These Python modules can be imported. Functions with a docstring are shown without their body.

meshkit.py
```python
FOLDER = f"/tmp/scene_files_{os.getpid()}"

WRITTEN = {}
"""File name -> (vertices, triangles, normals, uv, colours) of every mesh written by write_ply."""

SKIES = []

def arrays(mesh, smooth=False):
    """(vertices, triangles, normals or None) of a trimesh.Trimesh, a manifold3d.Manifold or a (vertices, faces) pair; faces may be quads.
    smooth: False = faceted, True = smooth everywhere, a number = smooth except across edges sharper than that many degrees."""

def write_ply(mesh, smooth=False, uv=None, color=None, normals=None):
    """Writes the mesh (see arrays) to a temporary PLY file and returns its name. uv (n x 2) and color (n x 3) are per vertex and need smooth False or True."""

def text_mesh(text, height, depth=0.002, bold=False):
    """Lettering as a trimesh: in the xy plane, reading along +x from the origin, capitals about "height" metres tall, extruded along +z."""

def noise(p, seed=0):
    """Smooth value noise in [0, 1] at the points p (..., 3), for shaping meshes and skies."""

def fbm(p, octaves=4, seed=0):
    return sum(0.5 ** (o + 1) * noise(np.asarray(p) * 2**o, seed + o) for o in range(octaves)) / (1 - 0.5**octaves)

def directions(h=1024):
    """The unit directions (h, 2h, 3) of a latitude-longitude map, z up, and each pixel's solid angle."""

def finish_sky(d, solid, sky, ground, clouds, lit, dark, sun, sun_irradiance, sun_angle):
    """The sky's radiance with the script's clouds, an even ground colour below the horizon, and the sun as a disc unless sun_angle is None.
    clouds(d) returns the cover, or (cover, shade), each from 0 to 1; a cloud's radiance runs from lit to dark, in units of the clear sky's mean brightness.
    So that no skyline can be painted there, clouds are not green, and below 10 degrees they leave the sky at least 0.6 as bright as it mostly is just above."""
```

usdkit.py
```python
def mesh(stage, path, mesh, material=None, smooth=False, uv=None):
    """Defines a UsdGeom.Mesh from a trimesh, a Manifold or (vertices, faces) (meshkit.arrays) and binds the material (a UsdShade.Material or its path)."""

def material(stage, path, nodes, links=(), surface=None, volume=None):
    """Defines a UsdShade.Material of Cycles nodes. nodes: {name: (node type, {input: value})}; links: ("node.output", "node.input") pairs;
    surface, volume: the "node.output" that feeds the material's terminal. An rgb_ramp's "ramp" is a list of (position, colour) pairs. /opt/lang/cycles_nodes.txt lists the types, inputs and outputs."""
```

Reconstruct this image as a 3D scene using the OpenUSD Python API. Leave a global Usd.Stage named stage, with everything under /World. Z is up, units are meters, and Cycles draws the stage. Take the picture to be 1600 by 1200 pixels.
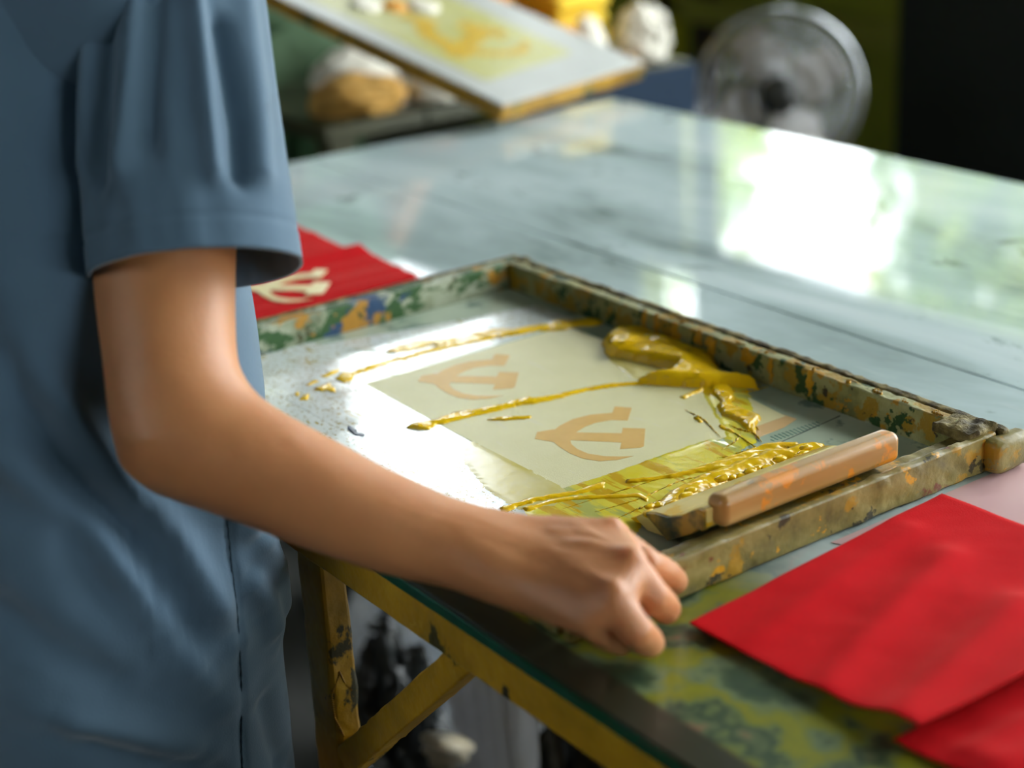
import math
import numpy as np
import trimesh
import manifold3d as m3
import shapely
from shapely.geometry import Polygon, LineString, Point
from pxr import Usd, UsdGeom, UsdLux, UsdShade, Gf, Sdf
import usdkit
import meshkit
from meshkit import fbm, noise

stage = Usd.Stage.CreateInMemory()
UsdGeom.SetStageUpAxis(stage, "Z")
UsdGeom.SetStageMetersPerUnit(stage, 1.0)
UsdGeom.Xform.Define(stage, "/World")
UsdGeom.Scope.Define(stage, "/World/Looks")
rng = np.random.default_rng(11)

# ------------------------------------------------------------------ camera, sky, sun, exposure
TZ = 0.85                                   # table top
FPX = 2595.2                                # focal length in pixels of a 1600 wide frame
R = np.array([[0.58335982, 0.26400657, -0.76810927],
              [0.81073208, -0.24637088, 0.53105073],
              [-0.04903887, -0.93252449, -0.35776147]])     # columns: camera right, camera down, camera forward
C = np.array([0.0, 0.0, TZ + 0.49934])
cam = UsdGeom.Camera.Define(stage, "/World/camera")
rt, dn, fw = R[:, 0], R[:, 1], R[:, 2]
cam.AddTransformOp().Set(Gf.Matrix4d(*rt, 0, *(-dn), 0, *(-fw), 0, *C, 1))
cam.CreateHorizontalApertureAttr(36.0)
cam.CreateVerticalApertureAttr(27.0)
cam.CreateFocalLengthAttr(36.0 * FPX / 1600.0)
cam.CreateFStopAttr(3.2)
cam.CreateFocusDistanceAttr(1.18)
cam.CreateClippingRangeAttr((0.05, 200.0))
cam.CreateExposureAttr(1.72)

sky = UsdLux.DomeLight.Define(stage, "/World/sky")
sky.CreateColorAttr(Gf.Vec3f(0.90, 0.97, 1.0))
sky.CreateIntensityAttr(1.0)
sun = UsdLux.DistantLight.Define(stage, "/World/sun")
sun.CreateIntensityAttr(8.0)
sun.CreateAngleAttr(1.0)
sun.CreateColorAttr(Gf.Vec3f(1.0, 0.95, 0.82))
sun.AddRotateXYZOp().Set(Gf.Vec3f(28, 0, 20))   # from high on the near side; the roof keeps it off the table


# ------------------------------------------------------------------ small helpers
def ray(px, py):
    return R @ np.array([(px - 800) / FPX, (py - 600) / FPX, 1.0])


def onz(px, py, z=TZ):
    """Point of the horizontal plane z measured off the photograph."""
    r = ray(px, py)
    return C + r * ((z - C[2]) / r[2])


def at(px, py, d):
    return C + ray(px, py) * d


taken = {}


def numbered(parent, name):
    k = taken.get((parent, name), 0)
    taken[(parent, name)] = k + 1
    return f"{parent}/{name}" if k == 0 else f"{parent}/{name}_{k:03d}"


def tag(prim, label=None, cat=None, group=None, kind=None):
    for k, v in (("label", label), ("category", cat), ("group", group), ("kind", kind)):
        if v:
            prim.SetCustomDataByKey(k, v)
    return prim


def thing(name, label, cat, loc=(0, 0, 0), rotz=0.0, group=None, kind=None):
    path = numbered("/World", name)
    x = UsdGeom.Xform.Define(stage, path)
    x.AddTranslateOp().Set(Gf.Vec3d(*map(float, loc)))
    x.AddRotateZOp().Set(float(rotz))
    tag(x.GetPrim(), label, cat, group, kind)
    OFFSET[path] = np.array(loc, float)
    return path


OFFSET = {}


def part(parent, name, mesh, material, smooth=False, label=None, local=False):
    """A part's mesh. Shapes are made in world coordinates unless local; rotation-free things only then."""
    path = numbered(parent, name)
    if not local and parent in OFFSET and np.any(OFFSET[parent]):
        v, f, _ = meshkit.arrays(mesh)
        mesh = (v - OFFSET[parent], f)
    if not local and parent.count("/") == 3:
        top = "/".join(parent.split("/")[:3])
        if top in OFFSET and np.any(OFFSET[top]):
            v, f, _ = meshkit.arrays(mesh)
            mesh = (v - OFFSET[top], f)
    m = usdkit.mesh(stage, path, mesh, material, smooth)
    if label:
        m.GetPrim().SetCustomDataByKey("label", label)
    return path


def single(name, mesh, material, label, cat, smooth=False, group=None, kind=None):
    path = numbered("/World", name)
    m = usdkit.mesh(stage, path, mesh, material, smooth)
    tag(m.GetPrim(), label, cat, group, kind)
    return path


def struct(name, mesh, material, smooth=False):
    path = numbered("/World", name)
    m = usdkit.mesh(stage, path, mesh, material, smooth)
    m.GetPrim().SetCustomDataByKey("kind", "structure")
    return path


def copy_of(src, name, label, cat, loc, rotz, group):
    path = numbered("/World", name)
    x = UsdGeom.Xform.Define(stage, path)
    x.AddTranslateOp().Set(Gf.Vec3d(*map(float, loc)))
    x.AddRotateZOp().Set(float(rotz))
    tag(x.GetPrim(), label, cat, group)
    x.GetPrim().GetReferences().AddInternalReference(src)
    x.GetPrim().SetInstanceable(True)
    return path


def S(*rgb):
    """sRGB 0-255 to linear."""
    c = np.array(rgb, float) / 255
    return tuple(np.where(c <= 0.04045, c / 12.92, ((c + 0.055) / 1.055) ** 2.4))


def mat(name, color, rough=0.5, **k):
    p = {"base_color": color, "roughness": rough}
    p.update(k)
    return usdkit.material(stage, f"/World/Looks/{name}", {"p": ("principled_bsdf", p)}, surface="p.BSDF")


def noisy(name, stops, scale=8.0, detail=4.0, rough=0.5, bump=0.0, bump_scale=None, stretch=(1, 1, 1), distortion=0.0, coord="geometry.position", layers=(), rough_noise=None, **k):
    """Principled material whose colour is a noise ramp; layers: (noise scale, (low, high) threshold, colour, stretch) patches over it."""
    cn = coord.split(".")
    nodes = {"c": (cn[0], {}), "m": ("mapping", {"scale": stretch}),
             "n": ("noise_texture", {"scale": scale, "detail": detail, "roughness": 0.6, "distortion": distortion}),
             "r": ("rgb_ramp", {"ramp": stops}), "p": ("principled_bsdf", {"roughness": rough, **k})}
    links = [(f"c.{cn[1]}", "m.vector"), ("m.vector", "n.vector"), ("n.fac", "r.fac")]
    last = "r.color"
    for i, (sc, (lo, hi), col, st) in enumerate(layers):
        nodes[f"lm{i}"] = ("mapping", {"scale": st, "location": (3.7 * i + 1.3, 1.9 * i, 0.7 * i)})
        nodes[f"ln{i}"] = ("noise_texture", {"scale": sc, "detail": 5.0, "roughness": 0.62})
        nodes[f"lr{i}"] = ("rgb_ramp", {"ramp": [(0, (0, 0, 0)), (lo, (0, 0, 0)), (hi, (1, 1, 1)), (1, (1, 1, 1))]})
        nodes[f"lx{i}"] = ("mix", {"color2": col})
        links += [(f"c.{cn[1]}", f"lm{i}.vector"), (f"lm{i}.vector", f"ln{i}.vector"), (f"ln{i}.fac", f"lr{i}.fac"),
                  (f"lr{i}.color", f"lx{i}.fac"), (last, f"lx{i}.color1")]
        last = f"lx{i}.color"
    links.append((last, "p.base_color"))
    if rough_noise:
        nodes["rn"] = ("noise_texture", {"scale": rough_noise[0], "detail": 4.0})
        nodes["rr"] = ("map_range", {"from_min": 0.35, "from_max": 0.65, "to_min": rough_noise[1], "to_max": rough_noise[2], "clamp": True})
        links += [("m.vector", "rn.vector"), ("rn.fac", "rr.value"), ("rr.result", "p.roughness")]
    if bump:
        nodes["bn"] = ("noise_texture", {"scale": bump_scale or scale * 6, "detail": 4.0})
        nodes["b"] = ("bump", {"strength": bump, "distance": 0.002})
        links += [("m.vector", "bn.vector"), ("bn.fac", "b.height"), ("b.normal", "p.normal")]
    return usdkit.material(stage, f"/World/Looks/{name}", nodes, links, surface="p.BSDF")


def box(x0, x1, y0, y1, z0, z1):
    b = trimesh.creation.box([x1 - x0, y1 - y0, z1 - z0])
    b.apply_translation([(x0 + x1) / 2, (y0 + y1) / 2, (z0 + z1) / 2])
    return b


def rbox(x0, x1, y0, y1, z0, z1, r=0.004, seg=12):
    """Box with rounded edges."""
    s = m3.Manifold.sphere(r, seg)
    pts = [s.translate([x, y, z]) for x in (x0 + r, x1 - r) for y in (y0 + r, y1 - r) for z in (z0 + r, z1 - r)]
    return m3.Manifold.batch_hull(pts)


def crusty(x0, x1, y0, y1, z0, z1, edge=0.006, amp=0.0012, freq=90.0, seed=0, r=0.0015, top_only=False):
    """Rounded bar with a lumpy, paint-caked surface."""
    m = rbox(x0, x1, y0, y1, z0, z1, r, 8).refine_to_length(edge).to_mesh()
    t = trimesh.Trimesh(m.vert_properties[:, :3], m.tri_verts, process=True)
    n = t.vertex_normals
    w = (np.clip((fbm(t.vertices * freq, 4, seed) - 0.42) * 3.2, -0.3, 1.4))
    w = w * np.clip(fbm(t.vertices * 14, 2, seed + 9) * 2.2 - 0.5, 0.1, 1.3)
    if top_only:
        w = w * np.clip(n[:, 2] * 1.3 + 0.25, 0.12, 1)
    t.vertices = t.vertices + n * (amp * w)[:, None]
    return t


def slanted(p, q, w, h, up=(0, 0, 1), edge=0.02, amp=0.0, freq=60, seed=0):
    """Square bar from p to q, w wide and h deep."""
    p, q, up = (np.asarray(x, float) for x in (p, q, up))
    L = np.linalg.norm(q - p)
    d = (q - p) / L
    s = np.cross(d, up)
    s /= np.linalg.norm(s)
    u = np.cross(s, d)
    t = crusty(0, L, -w / 2, w / 2, -h / 2, h / 2, edge, amp, freq, seed, r=min(w, h) * 0.08) if amp else trimesh.Trimesh(*[rbox(0, L, -w / 2, w / 2, -h / 2, h / 2, min(w, h) * 0.06, 8).to_mesh().vert_properties[:, :3], rbox(0, L, -w / 2, w / 2, -h / 2, h / 2, min(w, h) * 0.06, 8).to_mesh().tri_verts])
    M = np.eye(4)
    M[:3, 0], M[:3, 1], M[:3, 2], M[:3, 3] = d, s, u, p
    t.apply_transform(M)
    return t


def extrude(poly, h, z0=0.0):
    polys = getattr(poly, "geoms", [poly])
    t = trimesh.util.concatenate([trimesh.creation.extrude_polygon(g, h, engine="earcut") for g in polys if g.area > 1e-9])
    t.apply_translation([0, 0, z0])
    return t


def tube(points, radii, n=10, closed_ends=True):
    pts = np.asarray(points, float)
    rr = np.broadcast_to(np.asarray(radii, float), len(pts))
    d = np.gradient(pts, axis=0)
    d /= np.linalg.norm(d, axis=1)[:, None]
    ref = np.array([0, 0, 1.0]) if abs(d[0][2]) < 0.9 else np.array([1.0, 0, 0])
    rings = []
    for p, t, r in zip(pts, d, rr):
        a = np.cross(t, ref)
        a /= np.linalg.norm(a)
        b = np.cross(t, a)
        th = np.arange(n) / n * 2 * np.pi
        rings.append(p + r * (np.cos(th)[:, None] * a + np.sin(th)[:, None] * b))
        ref = b if abs(t @ b) < 0.9 else ref
        ref = np.cross(a, t) * -1 if False else ref
    return loft(np.array(rings), caps=closed_ends)


def loft(rings, caps=True):
    """Closed rings (k, n, 3) to a skin."""
    k, n, _ = rings.shape
    v = rings.reshape(-1, 3)
    i = np.arange(k - 1)[:, None] * n
    j = np.arange(n)[None]
    a, b = (i + j).ravel(), (i + (j + 1) % n).ravel()
    f = np.vstack([np.stack([a, b, b + n], 1), np.stack([a, b + n, a + n], 1)])
    if caps:
        v = np.vstack([v, rings[0].mean(0), rings[-1].mean(0)])
        c0, c1 = k * n, k * n + 1
        e = np.arange(n)
        f = np.vstack([f, np.stack([np.full(n, c0), (e + 1) % n, e], 1), np.stack([np.full(n, c1), (k - 1) * n + e, (k - 1) * n + (e + 1) % n], 1)])
    t = trimesh.Trimesh(v, f, process=False)
    if t.volume < 0:
        t.invert()
    return t


def lathe(profile, n=48, axis_to=None):
    prof = np.asarray(profile, float)
    t = trimesh.creation.revolve(prof, sections=n)
    return t


def lines_dist(p, line):
    """Distance of points (n, 2) from a polyline, and how far along (0..1)."""
    line = np.asarray(line, float)
    best, along = np.full(len(p), 1e9), np.zeros(len(p))
    k = len(line) - 1
    for i in range(k):
        a, b = line[i], line[i + 1]
        t = np.clip(((p - a) @ (b - a)) / max((b - a) @ (b - a), 1e-12), 0, 1)
        d = np.linalg.norm(p - (a + t[:, None] * (b - a)), axis=1)
        m = d < best
        best[m], along[m] = d[m], (i + t[m]) / k
    return best, along


# ------------------------------------------------------------------ materials
M_floor = noisy("concrete_floor", [(0.3, (0.02, 0.022, 0.02)), (0.7, (0.06, 0.06, 0.055))], 3, rough=0.7, bump=0.3)
M_wall_olive = noisy("olive_wall_paint", [(0.3, S(134, 146, 36)), (0.7, S(160, 166, 48))], 1.4, rough=0.6, bump=0.2)
M_wall_panel = noisy("yellow_green_board", [(0.3, S(190, 184, 20)), (0.7, S(206, 196, 36))], 1.5, rough=0.5)
M_trim = noisy("trim_paint", [(0.3, S(150, 152, 50)), (0.7, S(166, 166, 66))], 4, rough=0.5)
M_wall_dark = noisy("shed_wall_paint", [(0.3, (0.08, 0.09, 0.075)), (0.7, (0.12, 0.13, 0.115))], 1.0, rough=0.8)
M_ceiling = noisy("ceiling_sheet", [(0.3, (0.10, 0.11, 0.10)), (0.7, (0.16, 0.17, 0.16))], 1.2, rough=0.8)
M_ground = noisy("yard_ground", [(0.3, (0.16, 0.15, 0.10)), (0.7, (0.24, 0.23, 0.16))], 1.2, rough=0.9)
M_black_cab = noisy("black_cabinet_paint", [(0.3, S(16, 22, 18)), (0.7, S(26, 32, 26))], 3, rough=0.5)
M_leaf = usdkit.material(stage, "/World/Looks/leaves", {"c": ("geometry", {}), "n": ("noise_texture", {"scale": 3.0, "detail": 3.0}), "r": ("rgb_ramp", {"ramp": [(0.3, (0.10, 0.24, 0.01)), (0.5, (0.34, 0.46, 0.02)), (0.7, (0.62, 0.62, 0.03))]}),
        "d": ("principled_bsdf", {"roughness": 0.5}), "t": ("translucent_bsdf", {}), "x": ("mix_closure", {"fac": 0.4})},
        [("c.position", "n.vector"), ("n.fac", "r.fac"), ("r.color", "d.base_color"), ("r.color", "t.color"), ("d.BSDF", "x.closure1"), ("t.BSDF", "x.closure2")], surface="x.closure")
M_bark = mat("bark", (0.08, 0.055, 0.035), 0.9)

OLIVE, OCHRE, GREEN, NAVY, RUST = S(112, 100, 44), S(168, 118, 12), S(22, 62, 18), S(20, 38, 62), S(128, 84, 34)
M_rail = noisy("caked_frame_paint", [(0.32, S(98, 98, 54)), (0.5, S(136, 134, 82)), (0.68, S(156, 154, 110))], 30, rough=0.5, bump=0.5, bump_scale=260,
               layers=((26, (0.53, 0.56), S(148, 116, 20), (1, 1, 1)), (44, (0.60, 0.62), S(172, 124, 10), (1, 1, 1)), (34, (0.56, 0.575), GREEN, (1, 1, 1)), (70, (0.64, 0.66), S(44, 30, 12), (1, 1, 1)), (28, (0.66, 0.68), S(150, 158, 140), (1, 1, 1))))
M_rail_blue = noisy("caked_frame_paint_mixed", [(0.32, S(96, 104, 76)), (0.5, S(140, 148, 120)), (0.68, S(168, 172, 150))], 24, rough=0.5, bump=0.5, bump_scale=260,
                    layers=((12, (0.52, 0.55), S(36, 78, 24), (1, 1, 1.6)), (14, (0.55, 0.58), S(20, 60, 96), (1, 1, 1.6)), (17, (0.57, 0.60), OCHRE, (1, 1, 1)), (30, (0.62, 0.64), S(60, 64, 18), (1, 1, 1))))
M_rail_front = noisy("caked_frame_paint_brown", [(0.32, S(82, 72, 30)), (0.5, S(120, 106, 50)), (0.68, S(146, 130, 74))], 34, rough=0.45, bump=0.25, bump_scale=180,
                     layers=((22, (0.55, 0.58), S(158, 118, 20), (1, 1, 1)), (46, (0.62, 0.64), S(196, 138, 8), (1, 1, 1.0)), (30, (0.61, 0.63), S(52, 46, 18), (1, 1, 1)), (18, (0.64, 0.66), S(112, 60, 34), (1, 1, 1))))
M_rail_dark = noisy("rim_paint_dark", [(0.35, S(58, 46, 20)), (0.5, S(96, 82, 40)), (0.65, S(140, 124, 74))], 60, rough=0.7, bump=0.6, bump_scale=400)
M_mesh = noisy("screen_mesh", [(0.30, S(150, 166, 144)), (0.5, S(172, 184, 162)), (0.70, S(186, 196, 174))], 9, rough=0.13, bump=0.05, bump_scale=1200,
               layers=((22, (0.60, 0.66), S(120, 140, 128), (1, 1, 1)),))
M_emul = noisy("emulsion", [(0.3, S(206, 198, 144)), (0.7, S(216, 208, 158))], 14, rough=0.38, bump=0.12, bump_scale=900, layers=((60, (0.62, 0.70), S(212, 204, 168), (0.4, 3, 1)),))
M_emblem = noisy("emblem_stencil", [(0.3, S(204, 158, 66)), (0.7, S(214, 170, 82))], 40, rough=0.4)
M_tape = noisy("packing_tape", [(0.3, S(206, 212, 206)), (0.7, S(222, 226, 222))], 20, rough=0.09, bump=0.10, bump_scale=60,
               layers=((260, (0.585, 0.605), S(150, 128, 30), (1, 1.4, 1)), (46, (0.63, 0.65), S(170, 150, 70), (0.5, 2, 1))), rough_noise=(30, 0.05, 0.2))
M_film = noisy("ink_film", [(0.3, S(214, 196, 24)), (0.7, S(220, 206, 80))], 26, rough=0.16, layers=((18, (0.54, 0.60), S(176, 176, 90), (0.6, 2.5, 1)), (20, (0.56, 0.6), S(200, 160, 16), (0.5, 3, 1))))
M_wash = noisy("ink_wash", [(0.3, S(196, 178, 84)), (0.7, S(204, 192, 130))], 26, rough=0.2)
M_ink = noisy("yellow_ink", [(0.3, S(226, 178, 4)), (0.7, S(236, 192, 14))], 30, rough=0.2, bump=0.15, bump_scale=120)
M_ink_dry = noisy("dry_yellow_ink", [(0.3, S(168, 118, 8)), (0.7, S(198, 148, 20))], 40, rough=0.4, bump=0.4, bump_scale=200)
M_navy = noisy("navy_ink", [(0.3, S(22, 34, 60)), (0.7, S(50, 66, 90))], 80, rough=0.3)
M_peach = mat("peach_patch", S(208, 170, 116), 0.3)
M_teal = mat("teal_print", S(52, 110, 96), 0.4)
M_pencil = mat("pencil_line", S(70, 84, 76), 0.5)
M_wood_orange = noisy("squeegee_wood", [(0.3, S(134, 92, 38)), (0.5, S(160, 116, 56)), (0.7, S(186, 148, 90))], 14, rough=0.4, stretch=(1, 0.18, 1), bump=0.2, coat_weight=0.2,
                      layers=((26, (0.60, 0.64), S(206, 126, 22), (1, 1, 1)), (30, (0.66, 0.69), S(120, 84, 40), (1, 0.5, 1))))
M_blade_top = noisy("squeegee_inked_face", [(0.3, S(198, 172, 88)), (0.7, S(212, 192, 124))], 20, rough=0.3, layers=((30, (0.57, 0.6), S(202, 158, 24), (1, 0.6, 1)), (16, (0.6, 0.64), S(160, 140, 70), (1, 0.6, 1))))
M_end = noisy("squeegee_end_paint", [(0.38, S(44, 44, 10)), (0.5, S(110, 86, 16)), (0.6, S(176, 128, 24))], 40, rough=0.35)
M_table_paint = noisy("table_frame_paint", [(0.3, S(150, 116, 14)), (0.5, S(180, 136, 16)), (0.7, S(194, 150, 24))], 20, rough=0.42, bump=0.4, bump_scale=140,
                      layers=((26, (0.63, 0.66), S(62, 56, 14), (1, 1, 0.6)), (36, (0.66, 0.68), S(186, 148, 40), (1, 1, 1)), (30, (0.67, 0.69), S(40, 36, 12), (1, 1, 1))))
M_glass_edge = mat("glass_edge", S(16, 70, 46), 0.12)
M_red = noisy("red_cotton", [(0.3, (0.50, 0.0005, 0.004)), (0.7, (0.56, 0.001, 0.006))], 6, rough=0.85, specular_ior_level=0.08, bump=0.15, bump_scale=900, sheen_weight=0.16, sheen_roughness=0.3, sheen_tint=(1.0, 0.4, 0.3))
M_print = noisy("pale_gold_print", [(0.3, S(226, 206, 140)), (0.7, S(236, 222, 172))], 30, rough=0.3)
M_pink = mat("pink_film", S(206, 168, 168), 0.25)
M_shirt = noisy("blue_cotton_shirt", [(0.3, S(64, 90, 110)), (0.7, S(72, 98, 118))], 5, rough=0.85, bump=0.15, bump_scale=700, sheen_weight=0.25, sheen_roughness=0.5,
                layers=((9, (0.68, 0.72), S(60, 84, 104), (1, 1, 1)),))
M_seam = mat("shirt_stitching", S(46, 70, 84), 0.9)
M_green_shirt = noisy("green_cotton_shirt", [(0.3, S(84, 116, 84)), (0.7, S(112, 142, 108))], 5, rough=0.85)
M_trouser = noisy("brown_trousers", [(0.3, S(96, 70, 44)), (0.7, S(110, 82, 54))], 6, rough=0.85)
M_trouser_green = noisy("dark_green_trousers", [(0.3, S(40, 70, 42)), (0.7, S(54, 86, 54))], 6, rough=0.85)
M_skin = noisy("tan_skin", [(0.3, S(172, 113, 70)), (0.7, S(184, 125, 80))], 18, rough=0.48, bump=0.12, bump_scale=420, subsurface_weight=0.12, subsurface_scale=0.006)
M_hair = noisy("black_hair", [(0.3, (0.008, 0.007, 0.006)), (0.7, (0.02, 0.017, 0.014))], 40, rough=0.5)
M_eye = mat("eye_white", (0.75, 0.72, 0.68), 0.2)
M_shoe = mat("rubber_sandal", (0.03, 0.03, 0.03), 0.6)
M_white_mesh = noisy("white_screen_mesh", [(0.3, S(168, 170, 164)), (0.7, S(178, 180, 176))], 6, rough=0.3)
M_pale_wash = noisy("pale_yellow_wash", [(0.3, S(176, 172, 100)), (0.7, S(182, 182, 140))], 5, rough=0.3)
M_yellow_stencil = mat("yellow_stencil", S(190, 156, 30), 0.35)
M_orange_cloth = noisy("orange_cloth", [(0.3, S(214, 140, 46)), (0.7, S(228, 168, 84))], 5, rough=0.8)
M_ochre_cloth = noisy("ochre_cloth", [(0.3, S(168, 118, 30)), (0.7, S(196, 156, 84))], 14, rough=0.85)
M_yellow_cloth = noisy("yellow_cloth", [(0.3, S(226, 186, 30)), (0.7, S(236, 204, 60))], 4, rough=0.75)
M_white_cloth = noisy("white_cloth", [(0.3, S(214, 208, 190)), (0.7, S(230, 226, 212))], 6, rough=0.85)
M_blue = mat("blue_plastic", S(6, 34, 56), 0.9)
M_black_bag = noisy("black_plastic", [(0.3, (0.004, 0.006, 0.006)), (0.7, (0.012, 0.016, 0.016))], 8, rough=0.28, bump=0.6, bump_scale=30)
M_clear_bag = noisy("pale_plastic", [(0.3, S(190, 200, 210)), (0.7, S(216, 222, 228))], 8, rough=0.25, bump=0.5, bump_scale=26)
M_grey_cloth = noisy("grey_sheet", [(0.3, S(176, 178, 184)), (0.7, S(196, 198, 204))], 5, rough=0.7)
M_beige_bag = noisy("beige_plastic", [(0.3, S(170, 158, 130)), (0.7, S(190, 178, 152))], 6, rough=0.4, bump=0.4, bump_scale=26)
M_chrome = usdkit.material(stage, "/World/Looks/fan_chrome", {"p": ("principled_bsdf", {"base_color": (0.62, 0.64, 0.66), "metallic": 1.0, "roughness": 0.22})}, surface="p.BSDF")
M_fan_blade = mat("fan_blade", S(172, 166, 158), 0.3)
M_fan_dark = mat("fan_dark_plastic", S(30, 32, 28), 0.35)
M_chair_blk = mat("matt_black_steel", (0.02, 0.02, 0.02), 0.4)


def glass_material():
    """Old glass over a painted board: cloudy grey-green, with yellow, green and dark ink under its near edge and scratches on top."""
    nodes = {"g": ("geometry", {}), "sx": ("separate_xyz", {}),
             "m": ("mapping", {"scale": (0.5, 1.6, 1)}), "n": ("noise_texture", {"scale": 3.2, "detail": 6.0, "roughness": 0.6, "distortion": 0.6}),
             "r": ("rgb_ramp", {"ramp": [(0.28, S(112, 126, 122)), (0.40, S(160, 176, 174)), (0.52, S(188, 204, 204)), (0.70, S(212, 224, 224))]}),
             # dark smears
             "m2": ("mapping", {"scale": (1.4, 2.4, 1), "location": (2.2, 0.4, 0)}), "n2": ("noise_texture", {"scale": 4.0, "detail": 6.0, "roughness": 0.65, "distortion": 0.8}),
             "r2": ("rgb_ramp", {"ramp": [(0.60, (0, 0, 0)), (0.68, (0.75, 0.75, 0.75))]}), "x2": ("mix", {"color2": S(78, 90, 74)}),
             # blotches of ink under the glass along the near edge
             "n3": ("noise_texture", {"scale": 15.0, "detail": 4.0, "roughness": 0.5}),
             "r3": ("rgb_ramp", {"ramp": [(0.32, S(38, 60, 46)), (0.41, S(62, 80, 54)), (0.44, S(98, 112, 80)), (0.475, S(104, 112, 52)), (0.495, S(118, 120, 26)), (0.54, S(112, 114, 28)), (0.56, S(92, 104, 62)), (0.585, S(44, 64, 46)), (0.62, S(86, 98, 66)), (0.65, S(126, 92, 68)), (0.70, S(108, 122, 98))], }),
             "wn": ("noise_texture", {"scale": 7.0, "detail": 3.0}), "wm": ("math", {"math_type": "multiply_add", "value2": 0.14, "value3": -0.07}), "ya": ("math", {"math_type": "add"}),
             "ym": ("map_range", {"from_min": 0.73, "from_max": 0.63, "to_min": 0.0, "to_max": 1.0, "clamp": True}),
             "xm": ("map_range", {"from_min": -1.05, "from_max": -0.85, "to_min": 0.0, "to_max": 1.0, "clamp": True}),
             "mm": ("math", {"math_type": "multiply"}), "x3": ("mix", {}),
             # bare dark strip at the very edge
             "em": ("map_range", {"from_min": 0.5125, "from_max": 0.5085, "to_min": 0.0, "to_max": 1.0, "clamp": True}), "x4": ("mix", {"color2": S(44, 44, 30)}),
             # scratches
             "m5": ("mapping", {"scale": (6, 90, 1), "rotation": (0, 0, 0.5)}), "n5": ("noise_texture", {"scale": 2.0, "detail": 6.0}),
             "r5": ("rgb_ramp", {"ramp": [(0.62, (0, 0, 0)), (0.74, (0.5, 0.5, 0.5))]}), "x5": ("mix", {"color2": S(206, 214, 210)}),
             "rr": ("map_range", {"from_min": 0.3, "from_max": 0.7, "to_min": 0.015, "to_max": 0.06, "clamp": True}), "ra": ("math", {"math_type": "multiply_add", "value2": 0.28}),
             "p": ("principled_bsdf", {"ior": 1.5})}
    links = [("g.position", "sx.vector"), ("g.position", "m.vector"), ("m.vector", "n.vector"), ("n.fac", "r.fac"),
             ("g.position", "m2.vector"), ("m2.vector", "n2.vector"), ("n2.fac", "r2.fac"), ("r2.color", "x2.fac"), ("r.color", "x2.color1"),
             ("g.position", "n3.vector"), ("n3.fac", "r3.fac"), ("g.position", "wn.vector"), ("wn.fac", "wm.value1"), ("sx.y", "ya.value1"), ("wm.value", "ya.value2"),
             ("ya.value", "ym.value"), ("sx.x", "xm.value"), ("ym.result", "mm.value1"), ("xm.result", "mm.value2"), ("mm.value", "x3.fac"),
             ("x2.color", "x5.color1"), ("g.position", "m5.vector"), ("m5.vector", "n5.vector"), ("n5.fac", "r5.fac"), ("r5.color", "x5.fac"),
             ("x5.color", "x3.color1"), ("r3.color", "x3.color2"),
             ("sx.y", "em.value"), ("em.result", "x4.fac"), ("x3.color", "x4.color1"), ("x4.color", "p.base_color"),
             ("n.fac", "rr.value"), ("mm.value", "ra.value1"), ("rr.result", "ra.value3"), ("ra.value", "p.roughness")]
    return usdkit.material(stage, "/World/Looks/table_glass", nodes, links, surface="p.BSDF")


M_glass = glass_material()

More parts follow.
